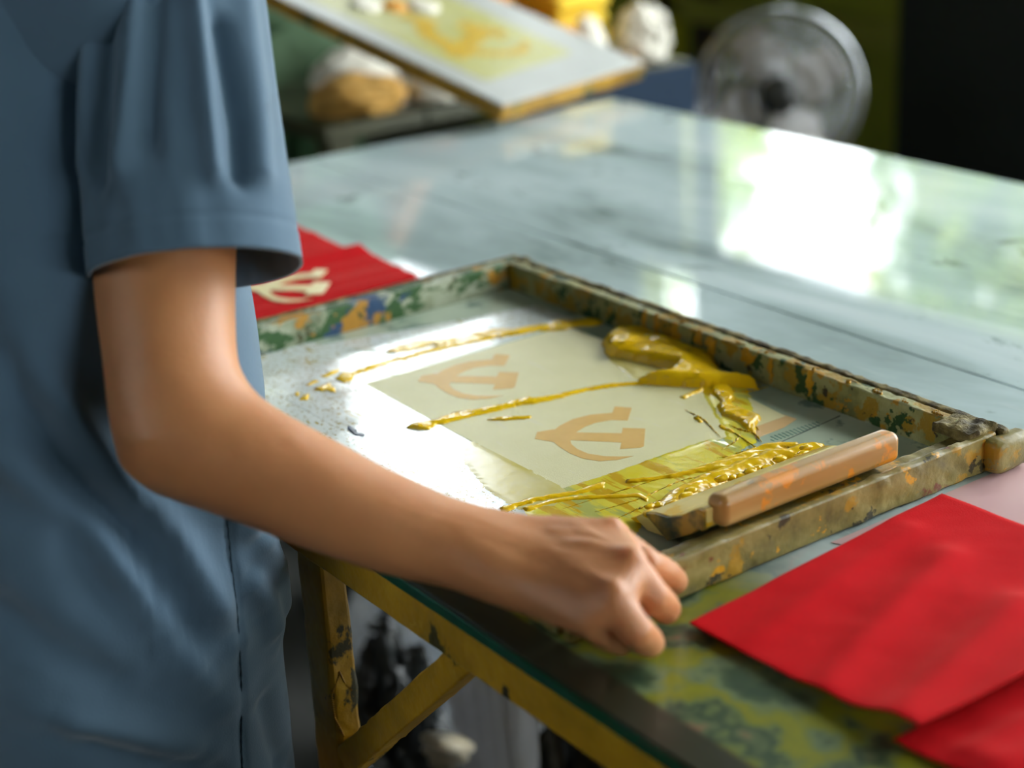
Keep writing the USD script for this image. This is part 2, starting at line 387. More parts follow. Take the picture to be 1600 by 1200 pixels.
# ------------------------------------------------------------------ the setting: a shed open on its far right, a window and a high gap in the far wall
YW = 3.6
struct("floor", box(-9, 5, -4, YW + 0.1, -0.1, 0), M_floor)
struct("ceiling", box(-9.2, 5.2, -4.2, YW + 0.6, 4.2, 4.3), M_ceiling)
wb = [box(-9, -7.6, YW, YW + 0.12, 0, 4.2), box(-7.6, -5.35, YW, YW + 0.12, 0, 2.45), box(-7.6, -5.35, YW, YW + 0.12, 4.0, 4.2),
      box(-5.35, -4.36, YW, YW + 0.12, 0, 4.2), box(-4.36, -4.09, YW, YW + 0.12, 0, 2.08), box(-4.36, -4.09, YW, YW + 0.12, 2.7, 4.2),
      box(-4.09, -2.45, YW, YW + 0.12, 0, 1.18), box(-4.09, -2.45, YW, YW + 0.12, 2.0, 4.2), box(-2.45, -2.3, YW, YW + 0.12, 0, 4.2),
      box(-2.3, 1.6, YW, YW + 0.12, 3.5, 4.2), box(1.6, 5, YW, YW + 0.12, 0, 4.2)]
struct("wall_back", trimesh.util.concatenate(wb), M_wall_olive)
struct("wall_left", box(-9.1, -9, -4, YW + 0.1, 0, 4.2), M_wall_dark)
struct("wall_front", trimesh.util.concatenate([box(-9, 5, -4.1, -4, 0, 2.7), box(-9, -2.2, -4.1, -4, 2.7, 4.2), box(0.2, 5, -4.1, -4, 2.7, 4.2), box(-2.2, 0.2, -4.1, -4, 3.4, 4.2)]), M_wall_dark)
struct("wall_right", trimesh.util.concatenate([box(5, 5.1, -4, YW + 0.12, 0, 1.0), box(5, 5.1, -4, YW + 0.12, 3.0, 4.2), box(5, 5.1, -4, 1.0, 1.0, 3.0)]), M_wall_dark)
wf = [box(-4.13, -4.09, YW - 0.03, YW + 0.14, 1.16, 2.02), box(-2.45, -2.41, YW - 0.03, YW + 0.14, 1.16, 2.02),
      box(-4.13, -2.41, YW - 0.03, YW + 0.14, 1.14, 1.18), box(-4.13, -2.41, YW - 0.03, YW + 0.14, 2.0, 2.04)]
w1 = thing("window_1", None, None, (-3.27, YW, 1.18), kind="structure")
part(w1, "window_frame", trimesh.util.concatenate(wf), M_trim)
struct("ground", box(-30, 30, YW + 0.1, 40, -0.12, -0.02), M_ground)
# boards and a rail on the far wall behind the fan
struct("trim_1", rbox(-4.3, -2.5, YW - 0.03, YW, 0.50, 0.58, 0.006), M_trim)
struct("trim_2", rbox(-4.32, -4.12, YW - 0.03, YW, 0.0, 1.15, 0.006), M_wall_panel)
struct("trim_3", rbox(-4.06, -3.94, YW - 0.025, YW, 0.0, 1.15, 0.006), mat("dark_brown_board", S(46, 34, 16), 0.6))

cab = thing("steel_cabinet", "tall flat black steel cabinet standing against the olive wall beside the fan", "cabinet", (-2.45, 3.35, 0))
part(cab, "cabinet_body", rbox(-2.77, -1.50, 3.1, 3.58, 0.06, 1.14, 0.008), M_black_cab)
part(cab, "cabinet_door", rbox(-2.75, -2.15, 3.085, 3.1, 0.1, 1.1, 0.004), M_black_cab)
part(cab, "cabinet_door", rbox(-2.13, -1.52, 3.085, 3.1, 0.1, 1.1, 0.004), M_black_cab)
part(cab, "plinth", box(-2.75, -1.52, 3.12, 3.56, 0, 0.06), M_black_cab)
for hx in (-2.19, -2.09):
    part(cab, "handle", tube([(hx, 3.07, z) for z in np.linspace(0.6, 0.75, 4)], 0.006, 8), M_fan_dark)


# trees and shrubs outside the window
def tree(loc, h, r, seed, label, trunk_h=0.8):
    g = np.random.default_rng(seed)
    n = 2600
    d = g.normal(size=(n, 3))
    d /= np.linalg.norm(d, axis=1)[:, None]
    p = d * (g.random(n) ** 0.45)[:, None] * np.array([r, r * 0.8, (h - trunk_h) / 2])
    p *= (0.7 + 0.6 * fbm(d * 2.2 + seed, 3, seed))[:, None]
    p += np.array([loc[0], loc[1], trunk_h + (h - trunk_h) / 2])
    a = g.normal(size=(n, 3))
    a /= np.linalg.norm(a, axis=1)[:, None]
    b = np.cross(a, g.normal(size=(n, 3)))
    b /= np.linalg.norm(b, axis=1)[:, None]
    L = g.uniform(0.07, 0.14, n)[:, None]
    c = np.cross(a, b)
    v = np.stack([p - a * L, p + b * L * 0.4 + c * L * 0.1, p + a * L, p - b * L * 0.4 + c * L * 0.1], 1).reshape(-1, 3)
    f = (np.arange(n)[:, None] * 4 + np.array([0, 1, 2, 3])[None])
    t = thing("tree", label, "tree", (loc[0], loc[1], -0.02))
    part(t, "crown", (v, f), M_leaf)
    k = np.linspace(0, 1, 6)[:, None]
    part(t, "trunk", tube(np.array([loc[0], loc[1], -0.02]) + k * np.array([0.1, 0.05, trunk_h + 0.5]), np.linspace(0.09, 0.05, 6), 8), M_bark)


tree((-8.0, 6.7), 3.8, 1.05, 1, "yellow-green leafy tree outside, at the far left end of the window opening")
tree((-5.0, 6.4), 3.6, 0.75, 2, "bushy yellow-green tree outside, behind the right half of the window")
tree((-3.2, 7.4), 3.8, 0.9, 3, "taller yellow-green tree outside, to the right of the bushy one")
tree((-11.2, 7.6), 3.0, 1.0, 4, "low spreading tree outside, beyond the high gap in the wall")

# ------------------------------------------------------------------ printing table
X0, X1, Y0, Y1, YS = -1.94, 0.9, 0.485, 1.553, 1.035
tab = thing("printing_table", "long glass-topped printing table on yellow paint-caked wooden legs", "table", (-0.5, 1.0, 0))
GT = 0.010
for a, b in ((Y0, YS - 0.0008), (YS + 0.0008, Y1)):
    part(tab, "glass_sheet", rbox(X0, X1, a, b, TZ - GT, TZ, 0.0012, 8), M_glass)
part(tab, "glass_edge", rbox(X0, X1, Y0 - 0.002, Y0 + 0.0005, TZ - GT + 0.0005, TZ - 0.0015, 0.0008, 8), M_glass_edge, label="dark green polished edge of the glass")
part(tab, "board", box(X0 + 0.01, X1 - 0.01, Y0 + 0.01, Y1 - 0.01, TZ - GT - 0.014, TZ - GT - 0.0005), M_table_paint)
zr0, zr1 = TZ - 0.060, TZ - GT - 0.0005
part(tab, "rail", crusty(X0 + 0.01, X1 - 0.01, Y0 + 0.001, Y0 + 0.032, zr0 + 0.02, zr1 - 0.0005, 0.012, 0.0012, 60, 1), M_table_paint, 40)
part(tab, "rail", crusty(X0 + 0.01, X1 - 0.01, Y1 - 0.034, Y1 - 0.004, zr0, TZ - GT - 0.015, 0.03, 0.001, 60, 2), M_table_paint, 40)
part(tab, "rail", crusty(X0 + 0.011, X0 + 0.04, Y0 + 0.034, Y1 - 0.036, zr0, TZ - GT - 0.015, 0.03, 0.001, 60, 3), M_table_paint, 40)
part(tab, "rail", crusty(X1 - 0.04, X1 - 0.011, Y0 + 0.034, Y1 - 0.036, zr0, TZ - GT - 0.015, 0.03, 0.001, 60, 4), M_table_paint, 40)
lx = -0.979
for i, (x, y) in enumerate(((lx, 0.4975), (lx, Y1 - 0.08), (X1 - 0.1, Y0 + 0.034), (X1 - 0.1, Y1 - 0.08), (X0 + 0.09, Y0 + 0.034), (X0 + 0.09, Y1 - 0.08))):
    part(tab, "leg", crusty(x - 0.036, x, y, y + (0.022 if i == 0 else 0.040), 0, zr0 + 0.019 if i == 0 else TZ - GT - 0.015, 0.008 if i == 0 else 0.03, 0.0022, 45, 5 + i, r=0.003), M_table_paint, 50)
ya = Y0 + 0.054
part(tab, "brace", slanted((lx + 0.0, 0.508, 0.628), (-0.789, 0.508, TZ - 0.041), 0.018, 0.022, (0, 0, 1), 0.006, 0.0015, 50, 21), M_table_paint, 50)
part(tab, "brace", slanted((X1 - 0.12, ya, 0.60), (X1 - 0.32, ya, TZ - 0.03), 0.030, 0.036, (0, 0, 1), 0.02, 0.001, 50, 22), M_table_paint, 50)
# crinkled skin of dried ink hanging on the leg
for k, L in enumerate(([(530, 1050), (540, 1070), (549, 1078)], [(531, 1052), (518, 1085), (522, 1120), (537, 1150)])):
    q = np.array([at(px, py, 0) * 0 + C + ray(px, py) * ((lx + 0.001 - C[0]) / ray(px, py)[0]) for px, py in L])
    q = np.array([np.interp(np.linspace(0, 1, 30), np.linspace(0, 1, len(q)), q[:, i]) for i in range(3)]).T
    part(tab, "ink_drip", tube(q, 0.0011, 8), M_ink_dry, True)

# ------------------------------------------------------------------ screen printing frame
FX0, FX1, FY0, FY1 = -1.292, -0.697, 0.513, 0.9065
FZ0, FZ1, MZ = TZ + 0.001, 0.8795, 0.8545
fr = thing("printing_screen", "paint-caked wooden printing screen with wet yellow ink lying flat on the glass table", "printing screen", (-1.0, 0.71, TZ))
part(fr, "rail", crusty(FX0, FX0 + 0.016, FY0 + 0.021, FY1 - 0.020, FZ0, FZ1, 0.005, 0.0012, 80, 31, top_only=True), M_rail_blue, 45, label="rail with blue, green and white paint patches")
part(fr, "rail", crusty(FX0, FX1 - 0.012, FY0, FY0 + 0.018, FZ0, FZ1 - 0.003, 0.006, 0.0012, 80, 32, top_only=True), M_rail, 45)
part(fr, "rail", crusty(FX0, FX1 - 0.012, 0.8865, 0.8985, FZ0, FZ1, 0.0038, 0.0018, 110, 33, top_only=True), M_rail, 45)
part(fr, "rail", crusty(-0.7215, -0.7115, FY0, 0.886, FZ0, FZ1 - 0.0075, 0.004, 0.0018, 110, 34, top_only=True), M_rail_front, 45)
part(fr, "rim_strip", crusty(FX0, FX1 + 0.004, 0.9005, FY1 + 0.001, FZ0, FZ1 + 0.0005, 0.0036, 0.0026, 120, 35, top_only=True), M_rail_dark, 45)
part(fr, "rim_strip", crusty(-0.7030, FX1 + 0.001, FY0, 0.897, FZ0, FZ1 - 0.001, 0.0042, 0.0012, 90, 36, top_only=False), M_rail_front, 45, label="brown and ochre outer strip of the near rail")
part(fr, "rim_strip", crusty(FX0 - 0.006, FX0 - 0.0015, FY0, FY1 + 0.001, FZ0, FZ1 + 0.0006, 0.005, 0.0014, 120, 37, top_only=True), M_rail_dark, 45)
part(fr, "corner_block", crusty(-0.700, -0.683, 0.884, 0.921, FZ0 + 0.001, FZ1 - 0.003, 0.0035, 0.0014, 80, 38, r=0.005), M_rail_front, 45)
part(fr, "corner_lump", crusty(-0.736, -0.700, 0.874, 0.901, FZ1 - 0.006, FZ1 + 0.0015, 0.0026, 0.0035, 150, 39, top_only=True), M_rail_dark, 45)
part(fr, "screen_mesh", rbox(FX0 + 0.010, -0.716, FY0 + 0.010, 0.891, MZ - 0.002, MZ, 0.0005, 6), M_mesh, label="translucent stretched mesh")


def flat(poly_pts, z, h):
    """Flat sheet of the mesh plane: polygon in (x, y), from z up by h."""
    return extrude(Polygon(poly_pts).buffer(0), h, z)


# emulsion panel, tape border
EX0, EX1, EY0, EY1 = -1.147, -0.860, 0.637, 0.862
part(fr, "emulsion_panel", flat([(EX0, EY0 + 0.006), (EX1, EY0), (EX1 + 0.001, EY1 - 0.012), (-0.95, EY1), (EX0, EY1 - 0.006)], MZ, 0.0004), M_emul, label="matt beige emulsion panel")
tp = [[(FX0 + 0.02, 0.576), (-0.74, 0.574), (-0.74, 0.612), (-0.86, 0.628), (-0.868, 0.6355), (-1.147, 0.6425), (-1.147, 0.665), (-1.16, 0.70), (-1.20, 0.69), (FX0 + 0.02, 0.66)],
      [(-1.262, 0.655), (-1.205, 0.70), (-1.152, 0.70), (-1.151, 0.855), (-1.16, 0.874), (-1.215, 0.872), (-1.228, 0.80)],
      [(FX0 + 0.02, FY0 + 0.018), (-0.725, FY0 + 0.018), (-0.725, 0.574), (FX0 + 0.02, 0.575)]]
for k, p in enumerate(tp):
    part(fr, "tape", flat(p, MZ, (0.0007, 0.0005, 0.0011)[k]), M_tape, label="glossy clear packing tape, speckled with dry ink" if k == 0 else None)
part(fr, "patch", flat([onz(1150, 625, MZ)[:2], onz(1245, 655, MZ)[:2], onz(1225, 668, MZ)[:2], onz(1170, 690, MZ)[:2], onz(1150, 690, MZ)[:2]], MZ, 0.0003), M_peach, label="peach patch on the mesh")
dash = []
for i in range(13):
    for j in range(2):
        a = onz(1207 + i * 5.9, 688 - i * 1.9 - j * 5, MZ)
        dash.append(box(a[0] - 0.0018, a[0] + 0.0018, a[1] - 0.0005, a[1] + 0.0005, MZ, MZ + 0.0002))
part(fr, "printed_marks", trimesh.util.concatenate(dash), M_teal, label="two rows of small teal marks")
a, b = onz(1206, 697, MZ + 0.0002), onz(1312, 650, MZ + 0.0002)
part(fr, "pencil_line", tube([a, (a + b) / 2, b], 0.0005, 6), M_pencil)


def emblem_shape():
    """The stencil's hammer and sickle, in (x, y) of the mesh plane, its hammer block corner at the origin."""
    def L(pts):
        return [onz(620 + 0.275 * u, 620 + 0.275 * v, MZ)[:2] for u, v in pts]
    sickle = Polygon(L([(1345, 340), (1250, 362), (1150, 369), (1060, 355), (985, 325), (920, 285), (880, 250), (868, 222), (885, 200), (925, 168), (1000, 130), (1100, 105), (1225, 94), (1238, 58), (1335, 66), (1312, 138), (1220, 135),
                        (1130, 150), (1070, 172), (1020, 203), (985, 245), (992, 272), (1025, 300), (1085, 326), (1180, 341), (1270, 343)]))
    hammer = Polygon(L([(985, 205), (1278, 211), (1284, 180), (1412, 184), (1404, 284), (1385, 292), (1268, 300), (1276, 263), (985, 249)]))
    tail = Polygon(L([(785, 242), (797, 204), (890, 188), (900, 262)]))
    g = shapely.union_all([sickle.buffer(0), hammer.buffer(0), tail.buffer(0)]).buffer(0.0006).buffer(-0.0006)
    return g


EMB = emblem_shape()
part(fr, "emblem", extrude(EMB, 0.00015, MZ + 0.0004), M_emblem, label="tan hammer and sickle stencil nearer the squeegee")
part(fr, "emblem", extrude(shapely.affinity.translate(EMB, -0.1665, 0.0005), 0.00015, MZ + 0.0004), M_emblem, label="tan hammer and sickle stencil farther from the squeegee")


# ink: lumps whose edge dips under the mesh so that it runs out smoothly
def ink(poly_px, h, seed=0, step=0.0018, ridge=0.55, z=MZ, edge=0.006, freq=120, stretch=(1, 1), dip=0.004):
    P = np.array([onz(px, py, z)[:2] for px, py in poly_px])
    g = Polygon(P).buffer(0.0018).buffer(-0.0006)
    x0, y0, x1, y1 = g.bounds
    nx, ny = int((x1 - x0 + 0.006) / step) + 2, int((y1 - y0 + 0.006) / step) + 2
    X, Y = np.meshgrid(x0 - 0.003 + np.arange(nx) * step, y0 - 0.003 + np.arange(ny) * step, indexing="ij")
    pts = shapely.points(X.ravel(), Y.ravel())
    d = np.where(shapely.contains(g, pts), 1, -1) * shapely.distance(shapely.boundary(g), pts)
    q = np.stack([X.ravel() * stretch[0], Y.ravel() * stretch[1], np.full(X.size, seed * 1.7)], 1)
    d = d + (fbm(q * 260, 2, seed + 3) - 0.5) * 0.0022
    t = np.clip(d / edge, -1, 1)
    H = np.where(t > 0, h * np.sqrt(np.clip(t * (2 - t), 0, 1)) * (1 - ridge + 2 * ridge * fbm(q * freq, 3, seed)), t * dip)
    Z = z + H + 0.0002
    V = np.stack([X.ravel(), Y.ravel(), Z], 1)
    i, j = np.meshgrid(np.arange(nx - 1), np.arange(ny - 1), indexing="ij")
    a = (i * ny + j).ravel()
    F = np.stack([a, a + ny, a + ny + 1, a + 1], 1)
    keep = (d[F] > -0.0025).any(1)
    used, inv = np.unique(F[keep], return_inverse=True)
    return (V[used], inv.reshape(-1, 4))


def crop(pts, s, ox, oy):
    return [(ox + s * u, oy + s * v) for u, v in pts]


part(fr, "ink_wash", ink([(815, 786), (955, 742), (1040, 712), (1110, 688), (1150, 700), (1130, 735), (1000, 812), (980, 835), (830, 822)], 0.00025, 70, 0.0016, ridge=0.3, edge=0.008, z=MZ + 0.0004, dip=0.0012), M_film, True, label="wet lemon-yellow film of ink")
part(fr, "ink_wash", ink([(1088, 588), (1150, 596), (1166, 625), (1176, 655), (1172, 690), (1148, 700), (1135, 670), (1112, 630)], 0.00025, 71, 0.0014, ridge=0.3, edge=0.008, z=MZ + 0.0004, dip=0.0012), M_film, True)
part(fr, "ink_wash", ink([(985, 545), (1040, 560), (1075, 575), (1040, 596), (990, 590), (955, 560)], 0.00025, 72, 0.0014, ridge=0.3, edge=0.008, z=MZ + 0.0004, dip=0.0012), M_wash, True)
part(fr, "ink_wash", ink([(735, 694), (800, 726), (884, 772), (862, 788), (815, 792), (770, 764), (735, 722)], 0.00012, 73, 0.0012, ridge=0.3, edge=0.012, z=MZ + 0.0007, dip=0.0006), M_wash, True, label="thin yellow wash of ink on the tape")
inkA1 = crop([(740, 682), (800, 648), (900, 622), (1000, 608), (1100, 602), (1200, 594), (1300, 568), (1400, 545), (1500, 540), (1600, 543), (1600, 563), (1500, 576), (1400, 598), (1300, 620), (1200, 643), (1080, 668), (960, 695), (870, 722), (760, 752), (700, 772), (620, 800), (535, 828),
              (515, 862), (475, 876), (420, 852), (450, 828), (520, 812), (620, 774), (700, 748), (800, 722), (880, 706), (960, 682), (1040, 655), (1055, 638), (1000, 643), (940, 660), (860, 676), (790, 686)], 0.25, 420, 380)
inkA2 = crop([(0, 562), (120, 545), (240, 522), (400, 492), (440, 494), (600, 484), (640, 500), (600, 515), (480, 520), (400, 545), (240, 550), (100, 576), (0, 590)], 0.25, 780, 380)
inkB = crop([(655, 640), (700, 585), (820, 563), (1000, 578), (1100, 640), (1200, 690), (1300, 712), (1350, 760), (1345, 800), (1400, 845), (1540, 880), (1600, 893), (1600, 905), (1450, 905), (1250, 905), (1000, 888), (880, 880), (960, 856), (1050, 845), (1100, 800), (960, 768), (850, 745), (740, 722), (690, 695)], 0.25, 780, 380)
inkC = crop([(55, 182), (100, 160), (150, 150), (225, 136), (330, 98), (400, 82), (430, 86), (560, 56), (600, 52), (700, 22), (750, 12), (770, 18), (940, -6), (945, 4), (780, 40), (720, 44), (600, 74), (560, 82), (430, 112), (330, 138), (230, 160), (180, 190), (130, 190)], 0.275, 620, 620)
inkC2 = crop([(170, 990), (300, 962), (450, 932), (560, 906), (700, 886), (880, 874), (890, 884), (700, 902), (560, 922), (450, 950), (320, 978), (180, 1006)], 0.25, 780, 380)
inkD = crop([(1330, 870), (1420, 890), (1450, 930), (1462, 975), (1440, 1000), (1470, 1035), (1540, 1075), (1600, 1090), (1600, 1185), (1560, 1180), (1520, 1110), (1440, 1070), (1380, 1050), (1390, 1000), (1340, 950)], 0.25, 780, 380)
inkD2 = crop([(520, -10), (560, -30), (640, 10), (740, 45), (752, 66), (715, 92), (690, 120), (650, 80), (600, 55), (550, 40)], 0.275, 980, 640)
inkE = crop([(140, 585), (240, 490), (340, 440), (420, 395), (500, 365), (600, 325), (700, 295), (780, 262), (900, 250), (960, 225), (1040, 207), (1115, 214), (1110, 236), (1000, 262), (860, 300), (760, 340), (640, 390), (520, 450), (400, 520), (300, 590), (220, 620)], 0.275, 980, 640)
inkF = crop([(0, 408), (120, 396), (260, 378), (400, 342), (540, 290), (640, 262), (720, 230), (790, 205), (960, 196), (965, 206), (840, 224), (940, 240), (850, 250), (740, 262), (700, 300), (560, 348), (400, 362), (250, 392), (120, 410), (0, 424)], 0.275, 980, 640)
inkG = crop([(590, 640), (640, 622), (760, 586), (900, 560), (1040, 536), (1160, 490), (1180, 492), (1170, 520), (1060, 552), (900, 580), (780, 604), (690, 628), (640, 652), (600, 655)], 0.275, 620, 620)
inkG2 = crop([(720, 640), (860, 596), (1000, 572), (1180, 566), (1380, 556), (1425, 585), (1420, 600), (1370, 572), (1180, 582), (1000, 590), (880, 612), (740, 654)], 0.275, 620, 620)
inkH = crop([(180, 560), (320, 480), (480, 420), (640, 345), (660, 352), (520, 430), (360, 505), (210, 585)], 0.275, 980, 640)
inkS = [crop([(450, 830), (470, 815), (520, 822), (512, 858), (478, 874)], 0.25, 420, 380), crop([(340, 895), (370, 880), (400, 910), (415, 938), (370, 925), (330, 928), (290, 915)], 0.25, 420, 380),
        crop([(200, 985), (215, 960), (245, 948), (240, 985)], 0.25, 420, 380), crop([(165, 945), (185, 930), (180, 960)], 0.25, 420, 380), crop([(330, 835), (400, 805), (440, 795), (435, 808), (350, 842)], 0.25, 420, 380),
        crop([(235, 890), (290, 860), (300, 868), (245, 898)], 0.25, 420, 380), crop([(520, 135), (580, 122), (760, 115), (755, 124), (600, 136)], 0.275, 620, 620), crop([(385, 52), (400, 55), (426, 70), (418, 75)], 0.275, 980, 640),
        crop([(1140, 965), (1200, 940), (1270, 915), (1268, 925), (1200, 955), (1155, 972)], 0.25, 780, 380), crop([(1385, 1148), (1440, 1165), (1480, 1195), (1465, 1196), (1400, 1165)], 0.25, 780, 380)]
for i, (p, h) in enumerate(((inkA1, 0.0016), (inkA2, 0.0025), (inkB, 0.0105), (inkC, 0.0024), (inkC2, 0.0018), (inkD, 0.003), (inkD2, 0.0042), (inkE, 0.0062), (inkF, 0.0024), (inkG, 0.0018), (inkG2, 0.0016), (inkH, 0.0022))):
    part(fr, "ink_streak", ink(p, h, i, 0.0012, edge=0.011 if h > 0.005 else 0.004, ridge=0.28 if h > 0.005 else 0.45, freq=38 if i == 2 else (70 if i == 7 else 90)), M_ink, True, label={2: "thick glossy pool of yellow ink", 7: "glossy ridge of ink pushed up by the squeegee"}.get(i))
fold = crop([(672, 690), (720, 668), (800, 655), (920, 636), (1000, 628), (1060, 650), (1120, 690), (1180, 712), (1090, 716), (1000, 702), (860, 706), (740, 718), (690, 712)], 0.25, 780, 380)
part(fr, "ink_streak", ink(fold, 0.0125, 55, 0.0011, ridge=0.25, edge=0.008, freq=60), M_ink, True, label="fold of thick ink lying over the pool")
part(fr, "ink_streak", ink(crop([(1090, 690), (1190, 700), (1300, 722), (1345, 790), (1290, 830), (1180, 800), (1120, 760)], 0.25, 780, 380), 0.0075, 56, 0.0011, ridge=0.6, edge=0.008, freq=150), M_ink, True)
for i, p in enumerate(inkS):
    part(fr, "ink_splash", ink(p, 0.0016, 40 + i, 0.0009, edge=0.003), M_ink, True)
part(fr, "ink_splash", ink(crop([(490, 1140), (520, 1150), (545, 1185), (600, 1198), (590, 1215), (540, 1205), (500, 1170)], 0.25, 420, 380), 0.0008, 60, 0.0009, edge=0.003), M_navy, True, label="navy blue ink stain")
# a strand lying across the mesh
q = np.array([onz(980 + 0.275 * u, 640 + 0.275 * v, MZ + 0.001) for u, v in [(530, 98), (580, 115), (630, 145), (680, 180), (725, 212), (760, 250), (775, 285)]])
part(fr, "ink_strand", tube(q, 0.0009, 7), M_ink, True)
for k, (L, r) in enumerate((([(1000, 796), (1060, 776), (1110, 762), (1150, 742)], 0.0012), ([(1078, 752), (1130, 742), (1180, 738), (1225, 742)], 0.0012), ([(1150, 708), (1185, 700), (1225, 697), (1243, 700)], 0.0014), ([(1120, 716), (1150, 712), (1190, 724), (1210, 728)], 0.0012),
                           ([(1185, 722), (1215, 716), (1262, 712)], 0.001), ([(930, 800), (1000, 780), (1060, 752), (1120, 738)], 0.0009), ([(880, 795), (960, 770), (1050, 742), (1105, 726)], 0.0008), ([(1070, 640), (1100, 655), (1125, 682)], 0.0007), ([(1150, 634), (1168, 645), (1176, 662), (1186, 672)], 0.0016), ([(1140, 664), (1156, 672), (1178, 676), (1190, 690)], 0.0014),
                           ([(1088, 600), (1130, 612), (1170, 612), (1200, 604)], 0.0013), ([(1120, 590), (1160, 596), (1190, 602)], 0.0012), ([(1128, 702), (1150, 690), (1160, 672)], 0.0008), ([(960, 812), (1010, 790), (1050, 775)], 0.001))):
    q = np.array([onz(px, py, MZ + 0.0008) for px, py in L])
    q = np.array([np.interp(np.linspace(0, 1, 18), np.linspace(0, 1, len(q)), q[:, c]) for c in range(3)]).T
    q[1:-1] = (q[:-2] + q[1:-1] * 2 + q[2:]) / 4
    part(fr, "ink_strand", tube(q, r * (0.25 + np.sin(np.linspace(0.15, np.pi, 18)) * (0.8 + 0.5 * np.sin(np.arange(18) * 2.1 + k))).clip(0.2, 2), 8), M_ink, True)
# drips and crusts of ink on the inside of the far rail
g = np.random.default_rng(5)
for k, (x, h, w) in enumerate(((-1.072, 0.022, 0.003), (-1.056, 0.018, 0.004), (-1.03, 0.024, 0.006), (-0.985, 0.021, 0.006), (-0.94, 0.014, 0.008), (-0.913, 0.024, 0.0025), (-0.87, 0.022, 0.0035), (-1.0, 0.016, 0.004))):
    s = trimesh.creation.icosphere(3)
    v = s.vertices * np.array([w, 0.0011, h / 2])
    v += (fbm(v * 260 + k, 3, k)[:, None] - 0.5) * np.array([0.008, 0.001, 0.010])
    part(fr, "ink_drip", (v + np.array([x, 0.8862, FZ1 - h / 2 + 0.0015]), s.faces), M_ink_dry, True)
for k, (x, w) in enumerate(((-1.035, 0.012), (-1.022, 0.010), (-0.92, 0.006), (-0.866, 0.008), (-0.83, 0.007), (-0.80, 0.012), (-0.775, 0.008), (-0.744, 0.009), (-0.885, 0.010), (-0.955, 0.008))):
    th = np.linspace(0.3 * k, 0.3 * k + np.pi * 1.1, 9)
    q = np.stack([x + np.cos(th) * w * 0.7, 0.8925 + np.sin(th) * 0.003, FZ1 + 0.0006 + 0.0006 * np.sin(th * 3)], 1)
    part(fr, "ink_crust", tube(q, np.linspace(0.0006, 0.0016, 9), 8), M_ink_dry, True)

# ------------------------------------------------------------------ squeegee across the near rail
sq = thing("squeegee", "inked wooden squeegee with orange-brown rounded grip lying on the screen's near rail", "squeegee", (-0.75, 0.73, MZ))


def prism_y(prof, y0, y1, rr=0.0015, steps=2):
    p = Polygon(prof).buffer(-rr).buffer(rr, quad_segs=6)
    t = extrude(p, y1 - y0)
    v = t.vertices
    return trimesh.Trimesh(np.stack([v[:, 0], y0 + v[:, 2], v[:, 1]], 1), t.faces[:, ::-1])


zt = FZ1 - 0.0022                     # top of the near rail it rests on
holder = [(-0.788, 0.8610), (-0.775, 0.8695), (-0.765, 0.8728), (-0.752, 0.8748), (-0.738, 0.8810), (-0.728, 0.8880), (-0.721, 0.8920), (-0.7165, 0.8925), (-0.7165, zt + 0.001), (-0.722, zt), (-0.728, 0.872), (-0.752, 0.8580), (-0.776, 0.8555)]
part(sq, "blade_holder", prism_y(holder, 0.640, 0.806), M_blade_top, 35, label="pale ink-smeared holder board")
gc = [(-0.7195, zt + 0.0065), (-0.7135, zt + 0.0065), (-0.7135, zt + 0.0160), (-0.7195, zt + 0.0155)]
sph = lambda r: m3.Manifold.sphere(r, 40)
gm = m3.Manifold.batch_hull([sph(0.0062).translate([x, y, z]) for x, z in gc for y in (0.6525, 0.8045)] + [sph(0.004).translate([x, 0.650, z]) for x, z in gc])
part(sq, "grip", gm, M_wood_orange, 30, label="orange-brown rounded wooden grip")
part(sq, "end_cap", prism_y([(a - 0.0002, b - 0.0006) for a, b in holder[1:-1]], 0.6375, 0.6415, 0.001), M_end, 35, label="dark green and ochre caked end")
part(sq, "blade", prism_y([(-0.796, 0.8570), (-0.787, 0.8605), (-0.775, 0.8620), (-0.775, 0.8585), (-0.79, 0.8558)], 0.642, 0.806, 0.0004), M_ink, 35, label="rubber blade covered in yellow ink")
for k in range(22):
    t = k / 21
    s = trimesh.creation.icosphere(2)
    w = g.uniform(0.002, 0.0045)
    v = s.vertices * np.array([w, w * 1.5, w * 0.6])
    v += (fbm(v * 300 + k, 2, k)[:, None] - 0.5) * 0.002
    part(sq, "ink_bead", (v + np.array([-0.7835 + g.uniform(-0.004, 0.008), 0.644 + t * 0.155, 0.8655 + g.uniform(-0.001, 0.002)]), s.faces), M_ink, True)

# ------------------------------------------------------------------ red flags


